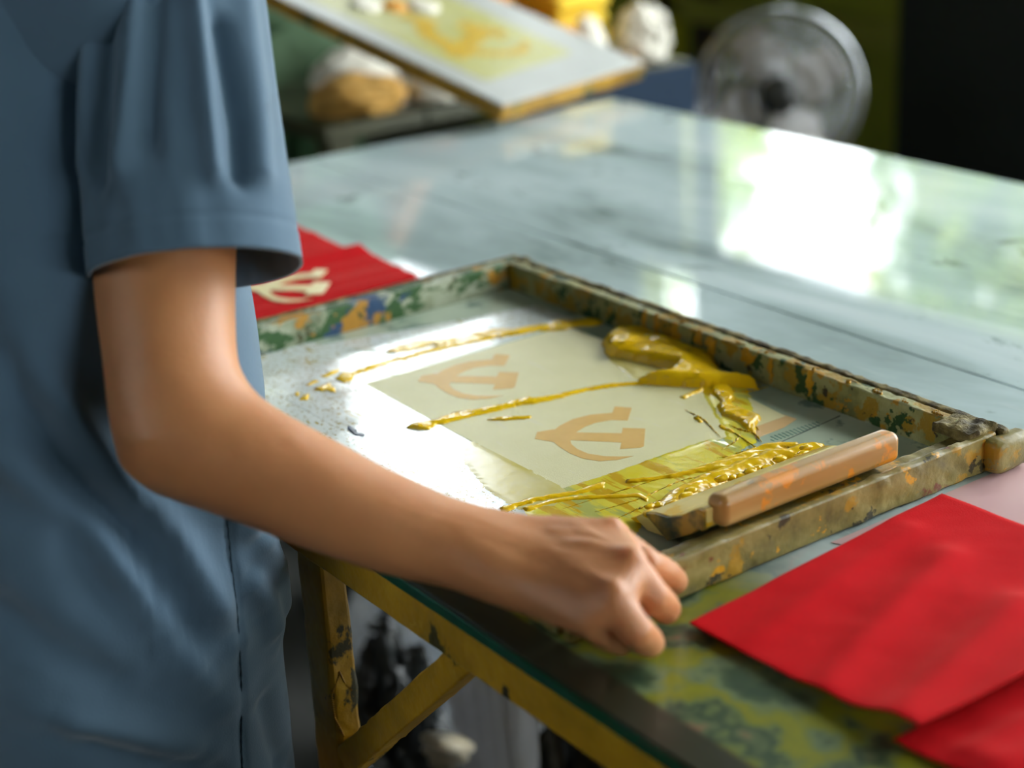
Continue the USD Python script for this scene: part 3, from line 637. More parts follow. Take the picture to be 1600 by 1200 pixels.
def sheet(corners, nx, ny, h0, thick=0.0012, seed=0, amp=0.002, folds=(), lift=None):
    """Cloth patch with four corners (x, y) going round, z0 = h0, raised by folds (polyline, height, width)."""
    u, v = np.meshgrid(np.linspace(0, 1, nx), np.linspace(0, 1, ny), indexing="ij")
    c = np.array(corners, float)
    P = ((1 - u) * (1 - v))[..., None] * c[0] + (u * (1 - v))[..., None] * c[1] + (u * v)[..., None] * c[2] + ((1 - u) * v)[..., None] * c[3]
    P = P.reshape(-1, 2)
    z = np.full(len(P), h0) + amp * fbm(np.c_[P * 22, np.full(len(P), seed)], 3, seed)
    for line, h, w in folds:
        d, t = lines_dist(P, line)
        z += h * np.exp(-(d / w) ** 2)
    if lift is not None:
        z += lift(u.ravel(), v.ravel())
    top = np.c_[P, z + thick]
    bot = np.c_[P, z]
    i, j = np.meshgrid(np.arange(nx - 1), np.arange(ny - 1), indexing="ij")
    a = (i * ny + j).ravel()
    F = np.stack([a, a + ny, a + ny + 1, a + 1], 1)
    n = len(top)
    rim = np.concatenate([np.arange(nx) * ny, (nx - 1) * ny + np.arange(1, ny), (np.arange(nx - 2, -1, -1)) * ny + ny - 1, np.arange(ny - 2, 0, -1)])
    r2 = np.roll(rim, -1)
    W = np.stack([rim, rim + n, r2 + n, r2], 1)
    return (np.vstack([top, bot]), np.vstack([F, F[:, ::-1] + n, W]))


lx1 = lambda u, v: 0.0025 + 0.012 * np.clip((u - 0.55) / 0.45, 0, 1) ** 1.5
single("red_flag", sheet([(-0.664, 0.579), (-0.490, 0.583), (-0.488, 0.832), (-0.686, 0.829)], 60, 60, TZ + 0.0008, seed=1, amp=0.002, lift=lx1,
       folds=(([onz(1180, 1010)[:2], onz(1330, 900)[:2], onz(1420, 840)[:2]], 0.0014, 0.010), ([onz(1290, 1090)[:2], onz(1380, 980)[:2], onz(1480, 880)[:2]], 0.003, 0.012), ([onz(1400, 1150)[:2], onz(1490, 1060)[:2], onz(1590, 960)[:2]], 0.004, 0.014))),
       M_red, "plain red cloth flag lying creased on the glass just in front of the screen", "flag", True)
single("red_flag", sheet([(-0.505, 0.581), (-0.31, 0.583), (-0.31, 0.834), (-0.507, 0.830)], 50, 60, TZ + 0.0006, seed=4, amp=0.003, lift=lambda u, v: 0.006 * np.clip((u - 0.12) * 3, 0, 1),
       folds=(([(-0.45, 0.60), (-0.42, 0.70), (-0.40, 0.83)], 0.005, 0.016), ([(-0.47, 0.60), (-0.46, 0.75)], 0.003, 0.010))),
       M_red, "plain red cloth flag tucked under the edge of the creased red flag", "flag", True)
single("red_flag", sheet([(-1.515, 0.595), (-1.372, 0.600), (-1.377, 0.845), (-1.510, 0.854)], 40, 60, TZ + 0.0008, seed=6, amp=0.0014, lift=lambda u, v: 0.006 * np.clip(1 - u * 4, 0, 1),
       folds=(([(-1.47, 0.6), (-1.47, 0.85)], 0.0012, 0.008), ([(-1.43, 0.6), (-1.42, 0.85)], 0.0012, 0.008), ([(-1.395, 0.6), (-1.395, 0.85)], 0.001, 0.006))),
       M_red, "red cloth flag with pale gold hammer and sickle, lying beyond the screen's far rail", "flag", True)
emb_print = shapely.affinity.translate(EMB, -1.462 + 0.952, 0.786 - 0.772)
t = extrude(emb_print, 0.0006, 0)
tv, tf = trimesh.remesh.subdivide_to_size(t.vertices, t.faces, 0.006)
tv = tv + np.array([0, 0, 1]) * (TZ + 0.0034)
flag3 = "/World/red_flag_002"
part(flag3, "emblem_print", (tv, tf), M_print, label="pale gold hammer and sickle print")
single("red_flag", sheet([(-1.68, 0.60), (-1.525, 0.60), (-1.520, 0.845), (-1.66, 0.852)], 40, 50, TZ + 0.0006, seed=8, amp=0.0014,
       folds=(([(-1.6, 0.6), (-1.6, 0.85)], 0.0015, 0.01),)), M_red, "plain red cloth flag behind the one with the gold emblem", "flag", True)
pk = sheet([(-0.690, 0.725), (-0.45, 0.84), (-0.40, 1.04), (-0.692, 0.93)], 30, 30, TZ + 0.0003, thick=0.0003, seed=9, amp=0.0)
single("plastic_film", pk, M_pink, "thin pale pink film lying flat on the glass behind the creased red flag", "plastic film", True)

# ------------------------------------------------------------------ second screen, lifted at its far end
ts = thing("printing_screen", "white printing screen with yellow print, propped up tilted beyond the table's far end", "printing screen", (-2.1, 1.4, 0.86))
P0 = onz(782, 190, 0.866)
wv = np.array([-0.26508, 0.96422, 0.0])
lv = np.array([-0.96422, -0.26508, 0.0]) * math.cos(math.radians(16.3)) + np.array([0, 0, math.sin(math.radians(16.3))])
nv = np.cross(wv, lv)
nv = nv if nv[2] > 0 else -nv
TM = np.eye(4)
TM[:3, 0], TM[:3, 1], TM[:3, 2], TM[:3, 3] = lv, wv, nv, P0 + np.array([0, 0, 0.001])
if np.linalg.det(TM) < 0:
    FLIP = True
else:
    FLIP = False


def onts(mesh):
    v, f, _ = meshkit.arrays(mesh)
    v = v @ TM[:3, :3].T + TM[:3, 3]
    return (v, f[:, ::-1] if FLIP else f)


TL, TW = 0.66, 0.344
M_ts_rail = noisy("tilted_frame_paint", [(0.3, S(110, 84, 20)), (0.5, S(152, 112, 20)), (0.7, S(176, 134, 40))], 16, rough=0.5, layers=((18, (0.58, 0.62), S(84, 84, 34), (1, 1, 1)),))
part(ts, "rail", onts(crusty(0, 0.022, 0, TW, -0.002, 0.020, 0.012, 0.001, 60, 61)), M_ts_rail, 45)
part(ts, "rail", onts(crusty(0.022, TL, 0, 0.020, 0, 0.020, 0.012, 0.001, 60, 62)), M_ts_rail, 45)
part(ts, "rail", onts(crusty(0.022, TL, TW - 0.020, TW, 0, 0.020, 0.012, 0.001, 60, 63)), M_ts_rail, 45)
part(ts, "rail", onts(crusty(TL - 0.02, TL, 0.02, TW - 0.02, 0, 0.020, 0.012, 0.001, 60, 64)), M_ts_rail, 45)
part(ts, "screen_mesh", onts(rbox(0.002, TL - 0.002, 0.002, TW - 0.002, 0.0205, 0.0235, 0.001, 6)), M_white_mesh, label="white stretched mesh")
part(ts, "print_panel", onts(extrude(Polygon([(0.08, 0.055), (0.45, 0.05), (0.45, 0.26), (0.09, 0.255)]).buffer(0.01), 0.0005, 0.0235)), M_pale_wash, label="pale yellow stencil panel")
e2 = shapely.affinity.rotate(shapely.affinity.translate(EMB, 0.93, -0.75), 250, origin=(0, 0))
e2 = shapely.affinity.scale(e2, 1.9, -1.9)
cx, cy = e2.centroid.x, e2.centroid.y
part(ts, "emblem", onts(extrude(shapely.affinity.translate(e2, 0.20 - cx, 0.145 - cy), 0.0006, 0.0240)), M_yellow_stencil, label="large yellow hammer and sickle stencil")
for k, (u, w, r, m) in enumerate(((0.362, 0.100, 0.026, M_white_cloth), (0.318, 0.186, 0.026, M_white_cloth), (0.336, 0.140, 0.019, M_orange_cloth))):
    s = trimesh.creation.icosphere(3)
    v = s.vertices * np.array([r, r, 0.008])
    v += (fbm(v * 60 + k, 3, k)[:, None] - 0.5) * 0.010
    part(ts, "ink_lump", onts((v + np.array([u, w, 0.026]), s.faces)), m, True, label="lump of orange ink" if k == 2 else "glossy wet white lump")

# ------------------------------------------------------------------ packing table beyond, with goods
PT = 0.78
pt = thing("packing_table", "wooden packing table with a dark blue skirt, beyond the end of the glass table", "table", (-2.58, 1.7, 0))
M_pt = noisy("packing_table_wood", [(0.3, S(40, 42, 20)), (0.7, S(62, 62, 30))], 6, rough=0.5)
for k in range(4):
    yy = 1.30 + k * 0.2
    part(pt, "plank", rbox(-2.78, -2.38, yy, yy + 0.197, PT - 0.025, PT, 0.003), M_pt)
for x in (-2.74, -2.42):
    for y in (1.34, 2.06):
        part(pt, "leg", rbox(x - 0.025, x + 0.025, y - 0.025, y + 0.025, 0, PT - 0.025, 0.003), M_pt)
part(pt, "skirt", rbox(-2.79, -2.376, 2.098, 2.104, 0.30, PT - 0.004, 0.002), M_blue, label="dark blue plastic skirt")
part(pt, "skirt", rbox(-2.378, -2.372, 1.70, 2.104, 0.30, PT - 0.004, 0.002), M_blue)


def lump(center, size, seed, amp=0.25, freq=2.2, sub=4, flat_bottom=True):
    s = trimesh.creation.icosphere(sub)
    d = s.vertices
    n = fbm(d * freq + seed * 3.1, 4, seed)
    cr = np.abs(fbm(d * freq * 2.4 + seed, 3, seed + 5) - 0.5)
    v = d * (1 + amp * (n - 0.5) * 2 - amp * 1.2 * cr)[:, None]
    if flat_bottom:
        v[:, 2] = np.where(v[:, 2] < -0.55, -0.55 + 0.12 * (v[:, 2] + 0.55), v[:, 2])
        v[:, 2] += 0.60
    v = v * np.array(size)
    return (v + np.array(center), s.faces)


def folded(name, x, y, z, w, d, n, t, mat_, label, cat, group=None):
    o = thing(name, label, cat, (x, y, z), group=group)
    for k in range(n):
        j = g.uniform(-0.006, 0.006, 2)
        part(o, "fold", rbox(x - w / 2 + j[0], x + w / 2 + j[0], y - d / 2 + j[1], y + d / 2 + j[1], z + k * t, z + (k + 0.96) * t, t * 0.45, 10), mat_, 60)


# things glimpsed under the tilted screen
single("cloth_bundle", lump((-2.46, 1.415, PT), (0.07, 0.085, 0.042), 3, 0.35, 1.6), M_ochre_cloth, "orange cloth bundle lying under the tilted screen", "cloth", True)
single("cloth_bundle", lump((-2.44, 1.565, PT), (0.055, 0.065, 0.035), 5, 0.15), M_white_cloth, "white crumpled cloth under the tilted screen's near corner", "cloth", True)
single("cloth_bundle", lump((-2.62, 1.50, PT), (0.07, 0.08, 0.05), 6, 0.15), M_white_cloth, "white cloth bundle behind the orange bundle under the tilted screen", "cloth", True)
# stacks of cloth beyond the screen
folded("cloth_stack", -2.60, 1.72, PT, 0.17, 0.13, 6, 0.032, M_orange_cloth, "stack of folded orange cloth beside the yellow stack", "cloth")
folded("cloth_stack", -2.56, 1.92, PT, 0.16, 0.13, 9, 0.034, M_yellow_cloth, "tall stack of folded bright yellow cloth on the packing table", "cloth")
folded("cloth_stack", -2.445, 1.80, PT, 0.10, 0.085, 4, 0.024, M_orange_cloth, "low stack of orange cloth in front of the tall yellow stack", "cloth")
single("cloth_bundle", lump((-2.435, 1.895, PT), (0.030, 0.036, 0.065), 8, 0.2), M_white_cloth, "small white rag standing against the yellow stack", "cloth", True)
single("cloth_bundle", lump((-2.45, 2.035, PT), (0.055, 0.052, 0.068), 12, 0.30, 2.8), M_white_cloth, "crumpled white cloth standing up beside the fan", "cloth", True)
single("cloth_bundle", lump((-2.405, 1.955, PT), (0.022, 0.022, 0.016), 15, 0.2), M_orange_cloth, "small orange rag below the crumpled white cloth", "cloth", True)

# ------------------------------------------------------------------ fan
FC = at(1217, 147, 3.4)
fan = thing("pedestal_fan", "chrome pedestal fan with round wire guard standing behind the table", "fan", (FC[0], FC[1], 0))
to_cam = (C - FC) / np.linalg.norm(C - FC)
fa = np.array([to_cam[0] + 0.06, to_cam[1] - 0.05, 0.12])
fa /= np.linalg.norm(fa)
fs = np.cross([0, 0, 1], fa)
fs /= np.linalg.norm(fs)
fu = np.cross(fa, fs)
FM = np.eye(4)
FM[:3, 0], FM[:3, 1], FM[:3, 2], FM[:3, 3] = fs, fu, fa, FC


def onfan(mesh):
    v, f, _ = meshkit.arrays(mesh)
    return (v @ FM[:3, :3].T + FM[:3, 3], f)


RF = 0.170


def torus(R_, r, z, n=96, m=10):
    th = np.linspace(0, 2 * np.pi, n, endpoint=False)
    ph = np.linspace(0, 2 * np.pi, m, endpoint=False)
    X = (R_ + r * np.cos(ph)[None]) * np.cos(th)[:, None]
    Y = (R_ + r * np.cos(ph)[None]) * np.sin(th)[:, None]
    Z = z + r * np.sin(ph)[None] + 0 * X
    v = np.stack([X, Y, Z], -1).reshape(-1, 3)
    i, j = np.meshgrid(np.arange(n), np.arange(m), indexing="ij")
    a = (i * m + j).ravel()
    b = (((i + 1) % n) * m + j).ravel()
    c = (((i + 1) % n) * m + (j + 1) % m).ravel()
    d = (i * m + (j + 1) % m).ravel()
    return trimesh.Trimesh(v, np.vstack([np.stack([a, b, c], 1), np.stack([a, c, d], 1)]), process=False)


rim = trimesh.util.concatenate([torus(RF, 0.004, 0.0), torus(RF - 0.001, 0.003, 0.009), torus(RF - 0.001, 0.003, -0.009)])
part(fan, "guard_rim", onfan(rim), M_chrome, True)


def grille(sign):
    parts_ = [torus(RF * k, 0.0011, sign * 0.045 * (1 - k ** 2.5), 64, 6) for k in (0.3, 0.55, 0.78, 0.9)]
    for k in range(72):
        t = k / 72 * 2 * np.pi
        s = np.linspace(0.22, 1.0, 7)
        q = np.stack([RF * s * np.cos(t), RF * s * np.sin(t), sign * 0.045 * (1 - s ** 2.5)], 1)
        parts_.append(tube(q, 0.0010, 5, False))
    return trimesh.util.concatenate(parts_)


part(fan, "guard", onfan(grille(1)), M_chrome, True, label="front wire guard")
part(fan, "guard", onfan(grille(-1)), M_chrome, True, label="rear wire guard")
cap = lathe([(0, 0.058), (0.02, 0.056), (0.034, 0.050), (0.039, 0.044), (0.039, 0.040), (0, 0.040)], 40)
part(fan, "guard_badge", onfan(cap), M_fan_dark, 40)
part(fan, "hub", onfan(lathe([(0, 0.034), (0.02, 0.032), (0.032, 0.022), (0.034, 0.0), (0.034, -0.02), (0, -0.02)], 40)), M_fan_dark, 40)
for k in range(4):
    u, v = np.meshgrid(np.linspace(0, 1, 14), np.linspace(-1, 1, 12), indexing="ij")
    rr_ = 0.028 + u * 0.116
    wid = (0.30 + 0.42 * np.sin(np.clip(u * 1.1 + 0.15, 0, 1) * np.pi) ** 0.7 * 1.0)
    th = k * np.pi / 2 + 0.3 + v * wid * 0.95 + 0.25 * u
    z = 0.004 - v * 0.016 * (0.4 + u)
    P = np.stack([rr_ * np.cos(th), rr_ * np.sin(th), z], -1).reshape(-1, 3)
    i, j = np.meshgrid(np.arange(13), np.arange(11), indexing="ij")
    a = (i * 12 + j).ravel()
    F = np.stack([a, a + 12, a + 13, a + 1], 1)
    Fm = np.vstack([F, F[:, ::-1] + len(P)])
    part(fan, "fan_blade", onfan((np.vstack([P, P - np.array([0, 0, 0.0018])]), Fm)), M_fan_blade, True)
mot = lathe([(0, -0.045), (0.03, -0.045), (0.042, -0.06), (0.045, -0.10), (0.035, -0.13), (0, -0.138)], 32)
part(fan, "motor", onfan(mot), M_fan_dark, 40)
pc = FC - fa * 0.09
part(fan, "pole", tube([(pc[0], pc[1], z) for z in np.linspace(0.03, pc[2] - 0.02, 5)], 0.013, 14), M_chrome, True)
bs = lathe([(0, 0), (0.17, 0), (0.172, 0.008), (0.15, 0.022), (0.03, 0.036), (0.0, 0.038)], 48)
bs.apply_translation([pc[0], pc[1], 0])
part(fan, "fan_base", bs, M_fan_dark, 40)


# ------------------------------------------------------------------ people
def hull(*sp):
    return m3.Manifold.batch_hull([m3.Manifold.sphere(r, 28).translate(list(map(float, c))) for c, r in sp])


def chain(pts):
    return [hull(pts[i], pts[i + 1]) for i in range(len(pts) - 1)]


def body_mesh(pieces, edge=0.006, it=10):
    m = m3.Manifold.batch_boolean(pieces, m3.OpType.Add).refine_to_length(edge).to_mesh()
    t = trimesh.Trimesh(m.vert_properties[:, :3], m.tri_verts, process=True)
    e = t.edges_unique
    deg = np.maximum(np.bincount(e.ravel(), minlength=len(t.vertices)), 1)[:, None]
    v = np.array(t.vertices)
    for k in range(it):
        for lam in (0.5, -0.515):
            s = np.stack([np.bincount(e[:, 0], v[e[:, 1], c], len(v)) + np.bincount(e[:, 1], v[e[:, 0], c], len(v)) for c in range(3)], 1)
            v = v + lam * (s / deg - v)
    return trimesh.Trimesh(v, t.faces, process=False)


def head_pieces(c, fwd):
    """Head of a standing figure: skull, jaw, nose, ears, lips; c = head centre, fwd = facing (unit, horizontal)."""
    c, fwd = np.asarray(c, float), np.asarray(fwd, float)
    sd = np.cross([0, 0, 1], fwd)
    P = lambda f, s, u: c + fwd * f + sd * s + np.array([0, 0, u])
    out = [hull((P(-0.015, 0, 0.035), 0.078), (P(0.01, 0, 0.03), 0.075), (P(0.045, 0, -0.075), 0.035), (P(0.03, 0, -0.03), 0.062)),
           hull((P(0.092, 0, -0.01), 0.008), (P(0.108, 0, -0.028), 0.010), (P(0.088, 0.010, -0.030), 0.008), (P(0.088, -0.010, -0.030), 0.008)),
           hull((P(0.084, 0.016, -0.058), 0.006), (P(0.090, 0, -0.056), 0.008), (P(0.084, -0.016, -0.058), 0.006)),
           hull((P(0.078, 0.040, 0.018), 0.009), (P(0.086, 0.012, 0.020), 0.009)), hull((P(0.078, -0.040, 0.018), 0.009), (P(0.086, -0.012, 0.020), 0.009))]
    for s in (-1, 1):
        out.append(hull((P(-0.005, s * 0.080, 0.012), 0.009), (P(-0.012, s * 0.088, -0.004), 0.010), (P(0.0, s * 0.078, -0.024), 0.007)))
    eyes = [(P(0.076, s * 0.031, 0.002), 0.012) for s in (-1, 1)]
    hair = [hull((P(-0.025, 0, 0.045), 0.086), (P(0.012, 0, 0.062), 0.078), (P(-0.045, 0, -0.02), 0.060))]
    return out, eyes, hair


def hand_pieces(wrist, fwd, side, up, s=1.0, curl=0.6):
    """Relaxed right or left hand: palm, four fingers and a thumb on the side pointing along 'side'."""
    w, f, sd, u = (np.asarray(x, float) for x in (wrist, fwd, side, up))
    P = lambda a, b, c: w + (f * a + sd * b + u * c) * s
    out = [hull((P(0.005, 0.018, 0), 0.020), (P(0.005, -0.018, 0), 0.020), (P(0.085, 0.032, 0), 0.012), (P(0.088, 0.010, 0.004), 0.013), (P(0.085, -0.012, 0.003), 0.012), (P(0.076, -0.032, 0), 0.011))]
    for b, L, r in ((0.032, 0.068, 0.0095), (0.010, 0.076, 0.0098), (-0.012, 0.070, 0.0092), (-0.032, 0.055, 0.0082)):
        a0 = P(0.086 if abs(b) < 0.03 else 0.080, b, 0.002)
        pts, ang, cur = [(a0, r * 1.1)], 0.0, a0
        for seg in (0.45, 0.32, 0.23):
            ang += curl
            cur = cur + (f * math.cos(ang) - u * math.sin(ang)) * L * seg * s
            pts.append((cur, r))
            r *= 0.93
        out += chain(pts)
    out += chain([(P(0.02, 0.024, -0.006), 0.014), (P(0.050, 0.050, -0.016), 0.0115), (P(0.075, 0.058, -0.026), 0.0095)])
    return out


# ---- the printer in the blue shirt (his right arm nearest the camera)
man = thing("person", "person in a blue short-sleeved shirt reaching over to hold the printing screen's corner", "person", (-1.13, 0.34, 0))
TCX, TCY = -1.135, 0.345
sh_r = np.array([-0.985, 0.36, 1.335])
PX = 1 / FPX
arm = [(sh_r, 0.058), (at(254, 150, 1.035), 0.046), (at(257, 440, 1.02), 114 * PX), (at(266, 560, 1.0), 106 * PX), (at(272, 690, 0.985), 95 * PX)]
fore = [(at(272, 692, 0.985), 95 * PX), (at(352, 706, 0.985), 98 * PX), (at(456, 752, 0.985), 95 * PX), (at(562, 803, 0.985), 84 * PX), (at(683, 846, 0.985), 70 * PX)]
pcs = chain(arm) + chain(fore)
pcs.append(hull((at(226, 736, 0.985), 44 * PX), (at(300, 705, 0.985), 70 * PX), (at(222, 690, 0.985), 44 * PX)))
wz = 0.903
wA, wB = onz(812, 848, wz + 0.004), onz(828, 918, wz - 0.006)
pcs.append(hull((at(683, 843, 0.985), 66 * PX), (wA, 0.0165), (wB, 0.0165), (0.5 * (wA + wB), 0.021)))
kI, kM, kR, kP = onz(955, 846, 0.9075), onz(984, 893, 0.9085), onz(958, 944, 0.9015), onz(918, 966, 0.893)
pcs.append(hull((wA, 0.016), (wB, 0.016), (0.5 * (wA + wB), 0.019), (kI, 0.0118), (kM, 0.0122), (0.5 * (kI + wA), 0.0165)))
pcs.append(hull((wB, 0.016), (0.5 * (wA + wB), 0.019), (kM, 0.0122), (kR, 0.0118), (kP, 0.0105), (0.5 * (kM + wB), 0.0170)))
for ch in ([(kI, 0.0120), (onz(1008, 882, 0.897), 0.0102), (onz(1040, 897, 0.880), 0.0094), (onz(1053, 908, 0.8655), 0.0086)],
           [(kM, 0.0122), (onz(1019, 932, 0.893), 0.0104), (onz(1037, 946, 0.876), 0.0095), (onz(1041, 953, 0.8625), 0.0088)],
           [(kR, 0.0118), (onz(992, 984, 0.888), 0.0100), (onz(1010, 999, 0.873), 0.0092), (onz(1016, 1005, 0.8610), 0.0086)],
           [(kP, 0.0100), (onz(944, 990, 0.880), 0.0086), (onz(962, 1001, 0.868), 0.0078), (onz(970, 1004, 0.8600), 0.0074)]):
    pcs += chain(ch)
# knuckles and tendons
for kk in (kI, kM, kR):
    pcs.append(hull((kk + np.array([0, 0, 0.0035]), 0.0105), (0.82 * kk + 0.18 * wA + np.array([0, 0, 0.002]), 0.0095)))
pcs += chain([(onz(872, 850, 0.902), 0.014), (onz(930, 838, 0.894), 0.0115), (onz(962, 838, 0.888), 0.0095)])
# the rest of the figure, mostly under clothes or out of frame
pel, nk = np.array([TCX, 0.325, 0.86]), np.array([TCX, 0.385, 1.40])
pcs += [hull((pel + [-0.08, 0, 0], 0.085), (pel + [0.08, 0, 0], 0.085), ([TCX - 0.07, 0.335, 1.08], 0.08), ([TCX + 0.07, 0.335, 1.08], 0.08)),
        hull(([TCX - 0.07, 0.335, 1.08], 0.08), ([TCX + 0.07, 0.335, 1.08], 0.08), ([TCX - 0.10, 0.35, 1.27], 0.075), ([TCX + 0.10, 0.35, 1.27], 0.075)),
        hull(([TCX - 0.10, 0.35, 1.27], 0.075), ([TCX + 0.10, 0.35, 1.27], 0.075), (nk, 0.055)), hull((nk, 0.052), ([TCX, 0.42, 1.47], 0.050)),
        hull(([TCX + 0.10, 0.35, 1.29], 0.06), (sh_r, 0.056))]
sh_l = np.array([TCX - 0.165, 0.37, 1.335])
el_l, wr_l = np.array([-1.42, 0.30, 1.07]), np.array([-1.40, 0.455, 0.925])
pcs += [hull(([TCX - 0.10, 0.35, 1.29], 0.06), (sh_l, 0.056))] + chain([(sh_l, 0.055), (el_l, 0.040), (0.5 * (el_l + wr_l), 0.038), (wr_l, 0.024)])
fl = np.array([0.1, 0.95, -0.12])
fl /= np.linalg.norm(fl)
sl = np.cross(fl, [0, 0, 1])
sl /= np.linalg.norm(sl)
pcs += hand_pieces(wr_l, fl, sl, np.cross(sl, fl), 0.95, 0.28)
for s in (-1, 1):
    hip = np.array([TCX + s * 0.085, 0.325, 0.85])
    pcs += chain([(hip, 0.080), (hip + [0, 0.02, -0.38], 0.056), (hip + [0, -0.01, -0.56], 0.052), (hip + [0, -0.02, -0.76], 0.038)])
    pcs.append(hull((hip + [0, -0.035, -0.80], 0.034), (hip + [0, 0.09, -0.822], 0.022), (hip + [s * 0.02, 0.15, -0.826], 0.018), (hip + [-s * 0.02, 0.16, -0.826], 0.018)))
hd, eyes, hair = head_pieces((TCX, 0.455, 1.565), (0, 1, 0))
pcs += hd
bm = body_mesh(pcs, 0.006, 10)
def relax(t, centre, radius, rounds):
    """Extra smoothing of a body near a joint."""
    e = t.edges_unique
    deg = np.maximum(np.bincount(e.ravel(), minlength=len(t.vertices)), 1)[:, None]
    v = np.array(t.vertices)
    w = np.clip(1.4 * (1 - np.linalg.norm(v - centre, axis=1) / radius), 0, 1)[:, None]
    for k in range(rounds):
        s = np.stack([np.bincount(e[:, 0], v[e[:, 1], c], len(v)) + np.bincount(e[:, 1], v[e[:, 0], c], len(v)) for c in range(3)], 1)
        v = v + 0.5 * w * (s / deg - v)
    return trimesh.Trimesh(v, t.faces, process=False)


bm = relax(bm, at(300, 660, 0.985), 0.13, 60)
bm = relax(bm, at(500, 770, 0.985), 0.13, 40)
bm = relax(bm, onz(840, 880, 0.9), 0.055, 14)
vv, nn = np.array(bm.vertices), np.array(bm.vertex_normals)
hand = np.linalg.norm(vv - onz(900, 890, 0.9), axis=1) < 0.10
add = np.zeros(hand.sum())
hv = vv[hand]
wm = 0.5 * (wA + wB)
for kk, side in ((kI, 0.25), (kM, 0.1), (kR, -0.1), (kP, -0.3)):
    root = wm + (wA - wB) * side * 0.8
    d, t = lines_dist(hv, [root, root + 0.6 * (kk - root) + [0, 0, 0.012], kk + [0, 0, 0.010]])
    add += 0.0016 * np.exp(-(d / 0.0045) ** 2) * np.clip(t * 4, 0, 1)
    add += 0.0014 * np.exp(-(np.linalg.norm(hv - (kk + [0, 0, 0.010]), axis=1) / 0.007) ** 2)
for va, vb, vc in (((0.3, 0.35, 0.2), (0.6, 0.75, 0.5), 0.0010), ((-0.1, 0.3, -0.05), (0.2, 0.7, 0.25), 0.0009)):
    pa, pb = wm + (wA - wB) * va[0] + (kM - wm) * va[1] + [0, 0, 0.014], wm + (wA - wB) * vb[0] * 0.6 + (kM - wm) * vb[1] + [0, 0, 0.013]
    d, t = lines_dist(hv, [pa, 0.5 * (pa + pb) + (wA - wB) * 0.06, pb])
    add += vc * np.exp(-(d / 0.0026) ** 2)
add += 0.0011 * (fbm(hv * 150, 3, 8) - 0.5)
vv[hand] = hv + nn[hand] * add[:, None]
bm = trimesh.Trimesh(vv, bm.faces, process=False)
part(man, "body", bm, M_skin, True)
for c, r in eyes:
    e = trimesh.creation.icosphere(3, r)
    e.apply_translation(c)
    part(man, "eye", e, M_eye, True)
hm = body_mesh(hair, 0.010, 6)
hm.vertices = hm.vertices + hm.vertex_normals * ((fbm(hm.vertices * 60, 3) - 0.5) * 0.008)[:, None]
part(man, "hair", hm, M_hair, True)


# shirt: torso skin with folds + two sleeves, each with its inside
def torso_rings(cx, cy, table, n=260, m=240, pw=3.0):
    """table: (z, half width x, half depth y, dx, dy)."""
    tb = np.array(table, float)
    z = np.linspace(tb[0, 0], tb[-1, 0], n)
    I = lambda k: np.interp(z, tb[:, 0], tb[:, k])
    th = np.arange(m) / m * 2 * np.pi
    c, s = np.cos(th), np.sin(th)
    ex = np.sign(c) * np.abs(c) ** (2 / pw)
    ey = np.sign(s) * np.abs(s) ** (2 / pw)
    X = cx + I(3)[:, None] + I(1)[:, None] * ex
    Y = cy + I(4)[:, None] + I(2)[:, None] * ey
    return np.stack([X, Y, np.broadcast_to(z[:, None], X.shape)], -1)


def with_folds(rings, amount):
    k, m, _ = rings.shape
    d1 = np.roll(rings, -1, 1) - np.roll(rings, 1, 1)
    d2 = np.gradient(rings, axis=0)
    n = np.cross(d1, d2)
    n /= np.maximum(np.linalg.norm(n, axis=-1, keepdims=True), 1e-9)
    cen = rings.mean(1, keepdims=True)
    if ((rings - cen) * n).sum() < 0:
        n = -n
    return rings + n * amount[..., None]


tt = [(0.62, 0.192, 0.136, 0.012, 0.0), (0.75, 0.192, 0.131, 0.024, 0.003), (0.84, 0.190, 0.129, 0.026, 0.007), (0.95, 0.188, 0.132, 0.026, 0.009), (1.05, 0.182, 0.131, 0.018, 0.011), (1.20, 0.178, 0.122, 0, 0.008), (1.30, 0.178, 0.116, 0, 0.010), (1.36, 0.165, 0.104, 0, 0.018), (1.40, 0.105, 0.072, 0, 0.03), (1.415, 0.075, 0.062, 0, 0.04)]
tr = torso_rings(TCX, TCY, tt)
P = tr.reshape(-1, 3)
yz = P[:, [1, 2]]
right = np.clip((P[:, 0] - TCX) / 0.06, 0, 1)
# folds measured on his right flank, (y, z)
FOLDS = [([(0.295, 1.03), (0.307, 0.999), (0.339, 0.936), (0.369, 0.881), (0.387, 0.835), (0.403, 0.795)], 0.0085, 0.012),
         ([(0.262, 0.99), (0.275, 0.966), (0.309, 0.917), (0.343, 0.85), (0.365, 0.799), (0.386, 0.753)], 0.0075, 0.013),
         ([(0.267, 0.788), (0.318, 0.76), (0.372, 0.72)], 0.006, 0.012), ([(0.276, 0.772), (0.327, 0.735), (0.368, 0.707)], -0.005, 0.008),
         ([(0.411, 0.845), (0.432, 0.809), (0.440, 0.772)], 0.006, 0.010), ([(0.425, 0.87), (0.452, 0.82), (0.460, 0.77)], 0.005, 0.010),
         ([(0.25, 1.12), (0.284, 1.022), (0.298, 0.959), (0.314, 0.865)], -0.007, 0.014), ([(0.30, 0.955), (0.335, 0.90), (0.36, 0.84), (0.375, 0.79)], -0.006, 0.008),
         ([(0.24, 0.88), (0.28, 0.83), (0.33, 0.78)], -0.005, 0.014), ([(0.39, 0.95), (0.41, 0.90), (0.43, 0.86)], 0.004, 0.010), ([(0.42, 0.75), (0.43, 0.70), (0.44, 0.66)], -0.005, 0.012)]
amt = np.zeros(len(P))
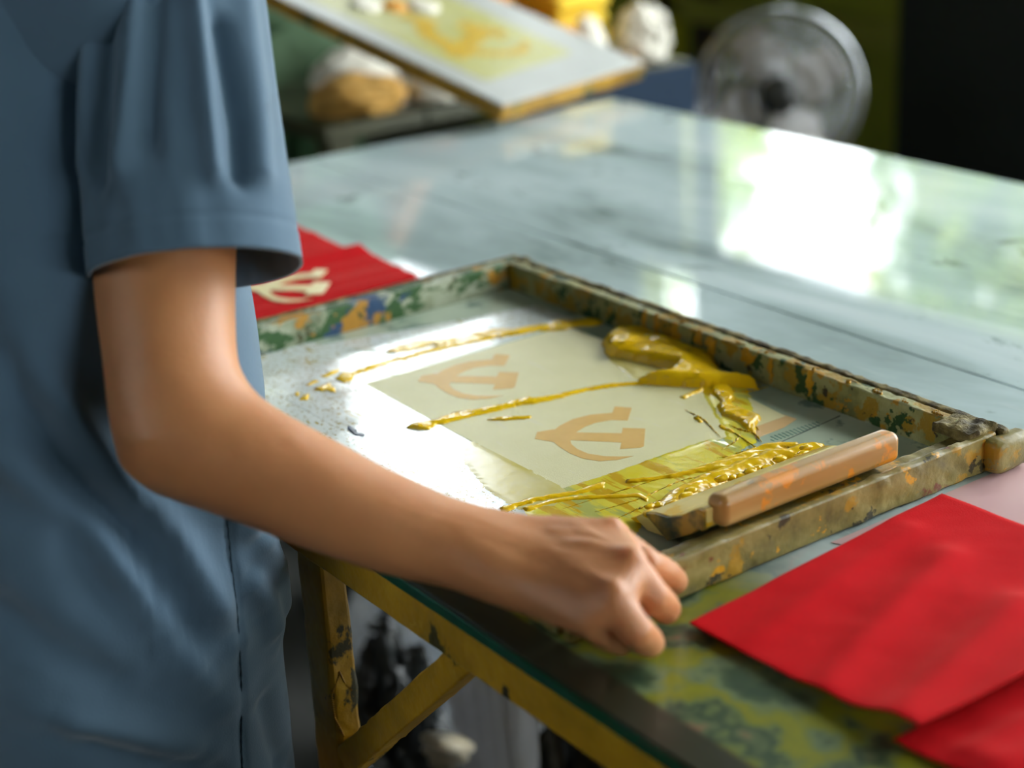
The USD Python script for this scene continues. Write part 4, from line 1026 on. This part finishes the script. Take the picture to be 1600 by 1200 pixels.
for line, h, w in FOLDS:
    d, t = lines_dist(yz, line)
    amt += 1.5 * h * np.exp(-(d / w) ** 2) * np.clip(np.sin(np.pi * np.clip(t, 0.06, 0.94)) * 2.0, 0.15, 1) * right
diag = (P[:, 1] - TCY) * 0.8 + (P[:, 2] - 1.0) * 0.6
amt += 0.006 * (fbm(np.stack([diag * 16, (P[:, 1] - 0.6 * P[:, 2]) * 4, P[:, 0] * 3], 1), 3, 3) - 0.5)
sd_, _ = lines_dist(yz, [(0.405, 0.98), (0.405, 0.867), (0.402, 0.785), (0.392, 0.62)])
amt += -0.0022 * np.exp(-(sd_ / 0.0022) ** 2) * right
amt *= np.clip((P[:, 2] - 0.60) / 0.05, 0.3, 1)
tr = with_folds(tr, amt.reshape(tr.shape[:2]))
inner = tr[::-1] * 1.0
inner = inner + (inner.mean(1, keepdims=True) - inner) * 0.02
lo = np.arange(0, 40, 4)
rings = np.concatenate([(tr[:40] + (tr[:40].mean(1, keepdims=True) - tr[:40]) * 0.02)[::-1][::4], tr])
shirt = [loft(rings, caps=False)]


def sleeve(c0, u0, v0, c1, u1, v1, folds, seed, n=130, m=180, back=24, axis=None):
    """Loft from ring 0 (shoulder) to ring 1 (hem); folds in (u, t): u = -1..1 across the seen side."""
    t = np.linspace(0, 1, n)[:, None, None]
    th = (np.arange(m) / m * 2 * np.pi)[None, :, None]
    sm = t * t * (3 - 2 * t)
    c = c0 + (c1 - c0) * t
    u = u0 + (u1 - u0) * (t ** 0.8)
    v = v0 + (v1 - v0) * (t ** 0.8)
    rg = c + u * np.cos(th) + v * np.sin(th)
    uu = np.broadcast_to(np.cos(th)[..., 0], (n, m)).ravel()
    tt_ = np.broadcast_to(t[..., 0], (n, m)).ravel()
    near = np.broadcast_to(np.clip(-np.sin(th)[..., 0] * 4 + 0.6, 0, 1), (n, m)).ravel()
    am = np.zeros(n * m)
    for line, h, w in folds:
        d, a = lines_dist(np.stack([uu, tt_ * 2.2], 1), [(x, y * 2.2) for x, y in line])
        am += 1.25 * h * np.exp(-(d / w) ** 2) * near
    q = rg.reshape(-1, 3)
    am += 0.007 * (fbm(np.stack([uu * 3 + seed, tt_ * 1.6, near * 0.4], 1), 3, seed) - 0.5) * np.clip(tt_ * 4, 0, 1)
    am = am.reshape(n, m)
    # hem stitched: a slight groove 18 mm above the edge
    L = np.linalg.norm(c1 - c0)
    am += -0.0008 * np.exp(-(((1 - t[..., 0]) * L - 0.02) / 0.002) ** 2)
    rg = with_folds(rg, am)
    ins = rg[::-1][:back * 2]
    ins = ins + (ins.mean(1, keepdims=True) - ins) * 0.04
    return loft(np.concatenate([rg, ins]), caps=False)


hemc = at(306, 424, 1.012)
iu = R[:, 0] * (168 * 1.01 / FPX) - R[:, 1] * (17 * 1.01 / FPX)
iv = R[:, 2] * 0.062 + R[:, 1] * 0.0085
topc = at(238, -190, 1.03)
tu = R[:, 0] * (140 * 1.03 / FPX)
tv_ = R[:, 2] * 0.066
SF = [([(0.42, 0.05), (0.44, 0.35), (0.42, 0.6), (0.40, 0.80)], 0.0075, 0.085), ([(0.20, 0.25), (0.02, 0.50), (-0.12, 0.72)], -0.006, 0.12), ([(-0.02, 0.28), (-0.2, 0.55), (-0.4, 0.78)], 0.006, 0.10),
      ([(0.86, 0.35), (0.84, 0.60), (0.80, 0.80)], 0.005, 0.09), ([(0.64, 0.45), (0.66, 0.7), (0.62, 0.82)], -0.006, 0.07), ([(-0.5, 0.2), (-0.62, 0.5), (-0.78, 0.75)], 0.005, 0.10), ([(-0.35, 0.3), (-0.5, 0.6), (-0.66, 0.8)], -0.005, 0.09)]
shirt.append(sleeve(topc, tu, tv_, hemc, iu, iv, SF, 3))
# cap over the right shoulder
th = np.arange(120) / 120 * 2 * np.pi
capr = []
for k in np.linspace(0, 1, 24):
    a = k * np.pi / 2
    cc = topc + (np.array([TCX + 0.13, 0.36, 1.39]) - topc) * (1 - math.cos(a)) * 0.9
    sc = math.cos(a) * 0.72 + 0.28
    capr.append(cc + (tu[None] * np.cos(th)[:, None] + tv_[None] * np.sin(th)[:, None]) * sc)
shirt.append(loft(np.array(capr)[::-1], caps=True))
yoke = body_mesh([hull(([TCX + 0.08, 0.355, 1.27], 0.088), (sh_r + [0.0, 0, 0.012], 0.072), (0.45 * sh_r + 0.55 * arm[1][0], 0.060), ([TCX + 0.11, 0.35, 1.16], 0.05)),
                  hull(([TCX - 0.08, 0.355, 1.27], 0.088), (sh_l + [0, 0, 0.012], 0.068), ([TCX - 0.11, 0.35, 1.16], 0.05))], 0.008, 12)
shirt.append(yoke)
hl = sh_l + (el_l - sh_l) * 0.72
ul, vl = np.array([0.060, 0, 0.0]), np.array([0, 0.062, 0.01])
shirt.append(sleeve(sh_l + np.array([0.03, 0, 0.045]), ul * 0.95, vl * 0.95, hl, ul, vl, [], 7, 60, 90, 8))
part(man, "shirt", trimesh.util.concatenate(shirt), M_shirt, True)
# stitched side seam
zz = np.linspace(0.63, 0.97, 40)
seam = []
kk = np.linspace(0.63, 0.97, 40)
RR = tr.reshape(-1, 3)
rr_side = RR[RR[:, 0] > TCX + 0.02]
for z in kk:
    ys = np.interp(z, [0.62, 0.785, 0.867, 0.98], [0.392, 0.402, 0.405, 0.405])
    dd = np.abs(rr_side[:, 1] - ys) + np.abs(rr_side[:, 2] - z)
    seam.append(rr_side[dd.argmin()])
seam = np.array(seam)
part(man, "shirt_seam", tube(np.array([0.0007, 0, 0]) + np.array([np.convolve(np.pad(seam[:, i], 3, 'edge'), np.ones(7) / 7, 'valid') for i in range(3)]).T, 0.0009, 6), M_seam, True)
# trousers and sandals
tro = []
for s in (-1, 1):
    hip = np.array([TCX + s * 0.085, 0.325, 0.86])
    tro += chain([(hip + [0, 0, 0.06], 0.074), (hip, 0.080), (hip + [0, 0.02, -0.39], 0.074), (hip + [0, -0.01, -0.70], 0.068)])
tro.append(hull(([TCX - 0.085, 0.325, 0.86], 0.080), ([TCX + 0.085, 0.325, 0.86], 0.080), ([TCX - 0.08, 0.335, 0.94], 0.074), ([TCX + 0.08, 0.335, 0.94], 0.074)))
tm = body_mesh(tro, 0.02, 8)
tm.vertices = tm.vertices + tm.vertex_normals * ((fbm(tm.vertices * [20, 20, 9], 3) - 0.5) * 0.006)[:, None]
part(man, "trousers", tm, M_trouser, True)
for s in (-1, 1):
    x = TCX + s * 0.085
    p = Polygon([(x - 0.036, 0.24), (x + 0.036, 0.24), (x + 0.044, 0.40), (x + 0.040, 0.48), (x, 0.51), (x - 0.040, 0.48), (x - 0.044, 0.40)]).buffer(0.006)
    part(man, "sandal", extrude(p, 0.012, 0.0), M_shoe, 40)

# ---- the helper in green at the end of the table
HX, HY = -2.97, 1.52
man2 = thing("person", "person in a green shirt and dark green trousers standing behind the tilted screen", "person", (HX, HY, 0))
fw2 = np.array([0.97, -0.1, 0])
fw2 /= np.linalg.norm(fw2)
sd2 = np.cross([0, 0, 1], fw2)
B = lambda f, s, z: np.array([HX, HY, 0]) + fw2 * f + sd2 * s + np.array([0, 0, z])
pcs = [hull((B(0, -0.08, 0.88), 0.085), (B(0, 0.08, 0.88), 0.085), (B(0, -0.08, 1.10), 0.075), (B(0, 0.08, 1.10), 0.075)),
       hull((B(0, -0.08, 1.10), 0.075), (B(0, 0.08, 1.10), 0.075), (B(0.01, -0.11, 1.32), 0.070), (B(0.01, 0.11, 1.32), 0.070)),
       hull((B(0.01, -0.11, 1.32), 0.06), (B(0.01, 0.11, 1.32), 0.06), (B(0.03, 0, 1.42), 0.052)), hull((B(0.03, 0, 1.42), 0.050), (B(0.05, 0, 1.50), 0.050))]
for s in (-1, 1):
    shp, elp, wrp = B(0.01, s * 0.17, 1.34), B(0.13, s * 0.24, 1.12), B(0.30, s * 0.185, 1.07)
    pcs += [hull((B(0.01, s * 0.10, 1.34), 0.055), (shp, 0.055))] + chain([(shp, 0.055), (elp, 0.040), (0.5 * (elp + wrp), 0.036), (wrp, 0.024)])
    ff = fw2 * 0.95 - sd2 * s * 0.25 + np.array([0, 0, -0.1])
    ff /= np.linalg.norm(ff)
    s3 = -s * sd2 - ff * (-s * sd2 @ ff)
    s3 /= np.linalg.norm(s3)
    pcs += hand_pieces(wrp, ff, s3, np.array([0, 0, 1.0]), 0.95, 0.35)
    hip = B(0, s * 0.085, 0.88)
    pcs += chain([(hip, 0.080), (hip + np.array([0.01, 0, -0.40]), 0.056), (hip + np.array([0, 0, -0.79]), 0.038)])
    pcs.append(hull((hip + np.array([-0.02, 0, -0.83]), 0.034), (hip + fw2 * 0.09 + np.array([0, 0, -0.852]), 0.022), (hip + fw2 * 0.15 + np.array([0, 0, -0.856]), 0.018)))
hd, eyes, hair = head_pieces(B(0.07, 0, 1.61), fw2)
pcs += hd
part(man2, "body", body_mesh(pcs, 0.012, 8), M_skin, True)
for c, r in eyes:
    e = trimesh.creation.icosphere(3, r)
    e.apply_translation(c)
    part(man2, "eye", e, M_eye, True)
part(man2, "hair", body_mesh(hair, 0.012, 6), M_hair, True)
sh = [hull((B(0, -0.085, 0.80), 0.108), (B(0, 0.085, 0.80), 0.108), (B(0, -0.085, 1.10), 0.098), (B(0, 0.085, 1.10), 0.098)),
      hull((B(0, -0.085, 1.10), 0.098), (B(0, 0.085, 1.10), 0.098), (B(0.01, -0.11, 1.32), 0.088), (B(0.01, 0.11, 1.32), 0.088)),
      hull((B(0.01, -0.12, 1.33), 0.075), (B(0.01, 0.12, 1.33), 0.075), (B(0.02, 0, 1.40), 0.066))]
for s in (-1, 1):
    sh += chain([(B(0.01, s * 0.15, 1.34), 0.072), (B(0.045, s * 0.215, 1.17), 0.066)])
shm = body_mesh(sh, 0.010, 8)
shm.vertices = shm.vertices + shm.vertex_normals * ((fbm(shm.vertices * [14, 14, 8], 3, 4) - 0.5) * 0.035)[:, None]
part(man2, "shirt", shm, M_green_shirt, True)
tro = []
for s in (-1, 1):
    hip = B(0, s * 0.085, 0.87)
    tro += chain([(hip, 0.102), (hip + np.array([0.01, 0, -0.40]), 0.078), (hip + np.array([0, 0, -0.74]), 0.066)])
tro.append(hull((B(0, -0.085, 0.87), 0.102), (B(0, 0.085, 0.87), 0.102)))
part(man2, "trousers", body_mesh(tro, 0.02, 8), M_trouser_green, True)
for s in (-1, 1):
    c = B(0.06, s * 0.085, 0)
    p = Point(0, 0).buffer(1, quad_segs=10)
    p = shapely.affinity.rotate(shapely.affinity.scale(p, 0.145, 0.05), math.degrees(math.atan2(fw2[1], fw2[0])), origin=(0, 0))
    part(man2, "sandal", extrude(shapely.affinity.translate(p, c[0], c[1]), 0.010, 0.0), M_shoe, 40)

# ------------------------------------------------------------------ rubbish and bags under the table
BAGS = [((-1.56, 0.87), (0.085, 0.08, 0.22), "black", "shiny black plastic bag under the table, seen between the yellow leg and its brace", M_black_bag),
        ((-2.10, 1.30), (0.17, 0.16, 0.24), "black", "tall black plastic bag farthest back under the table", M_black_bag),
        ((-1.42, 0.73), (0.055, 0.055, 0.15), "black", "small black plastic bag just below the grey sheet", M_black_bag),
        ((-1.76, 1.04), (0.11, 0.10, 0.25), "clear", "pale plastic bag under the table, right behind the black one at the leg", M_clear_bag),
        ((-1.68, 0.60), (0.12, 0.11, 0.11), "black", "low black plastic bag on the floor beside the standing person", M_black_bag),
        ((-1.15, 0.88), (0.095, 0.085, 0.275), "black", "black plastic bag under the glass edge, to the right of the beige one", M_black_bag),
        ((-1.29, 0.765), (0.062, 0.055, 0.19), "beige", "beige plastic bag lowest in view under the table", M_beige_bag),
        ((-1.31, 1.02), (0.055, 0.055, 0.215), "clear", "slim pale plastic bag standing behind the beige bag", M_clear_bag),
        ((-1.16, 1.34), (0.16, 0.15, 0.14), "black", "wide black plastic bag on the floor deep under the table", M_black_bag)]
for i, ((x, y), sz, _, lab, m) in enumerate(BAGS):
    bg = thing("plastic_bag", lab, "bag", (x, y, 0), group="bags under the table")
    v, f = lump((x, y, 0.0), sz, 20 + i, 0.34, 2.6, 5)
    v[:, 2] = np.maximum(v[:, 2], 0.001)
    part(bg, "bag_body", (v, f), m, True)
    top = np.array([x, y, v[:, 2].max() - 0.012])
    q = top + np.stack([np.zeros(6), np.linspace(0, 0.02, 6), np.linspace(0, 0.06, 6)], 1)
    part(bg, "bag_neck", tube(q, [0.022, 0.014, 0.010, 0.016, 0.026, 0.030], 14), m, True)
# grey sheet leaning on the bags
u, v = np.meshgrid(np.linspace(0, 1, 50), np.linspace(0, 1, 40), indexing="ij")
X = -1.49 + 0.13 * u + 0.02 * v
Y = 0.915 + 0.02 * u - 0.02 * v + 0.006 * np.sin(u * 30 + v * 4) + 0.02 * fbm(np.stack([u * 4, v * 3, u * 0], -1), 3, 2)
Z = 0.01 + (0.30 + 0.10 * u) * v
Pm = np.stack([X, Y, Z], -1).reshape(-1, 3)
i, j = np.meshgrid(np.arange(49), np.arange(39), indexing="ij")
a = (i * 40 + j).ravel()
F = np.stack([a, a + 40, a + 41, a + 1], 1)
single("plastic_sheet", (np.vstack([Pm, Pm + [-0.004, 0.004, 0]]), np.vstack([F, F[:, ::-1] + len(Pm)])), M_grey_cloth, "pale grey plastic sheet leaning among the bags under the table", "plastic sheet", True)
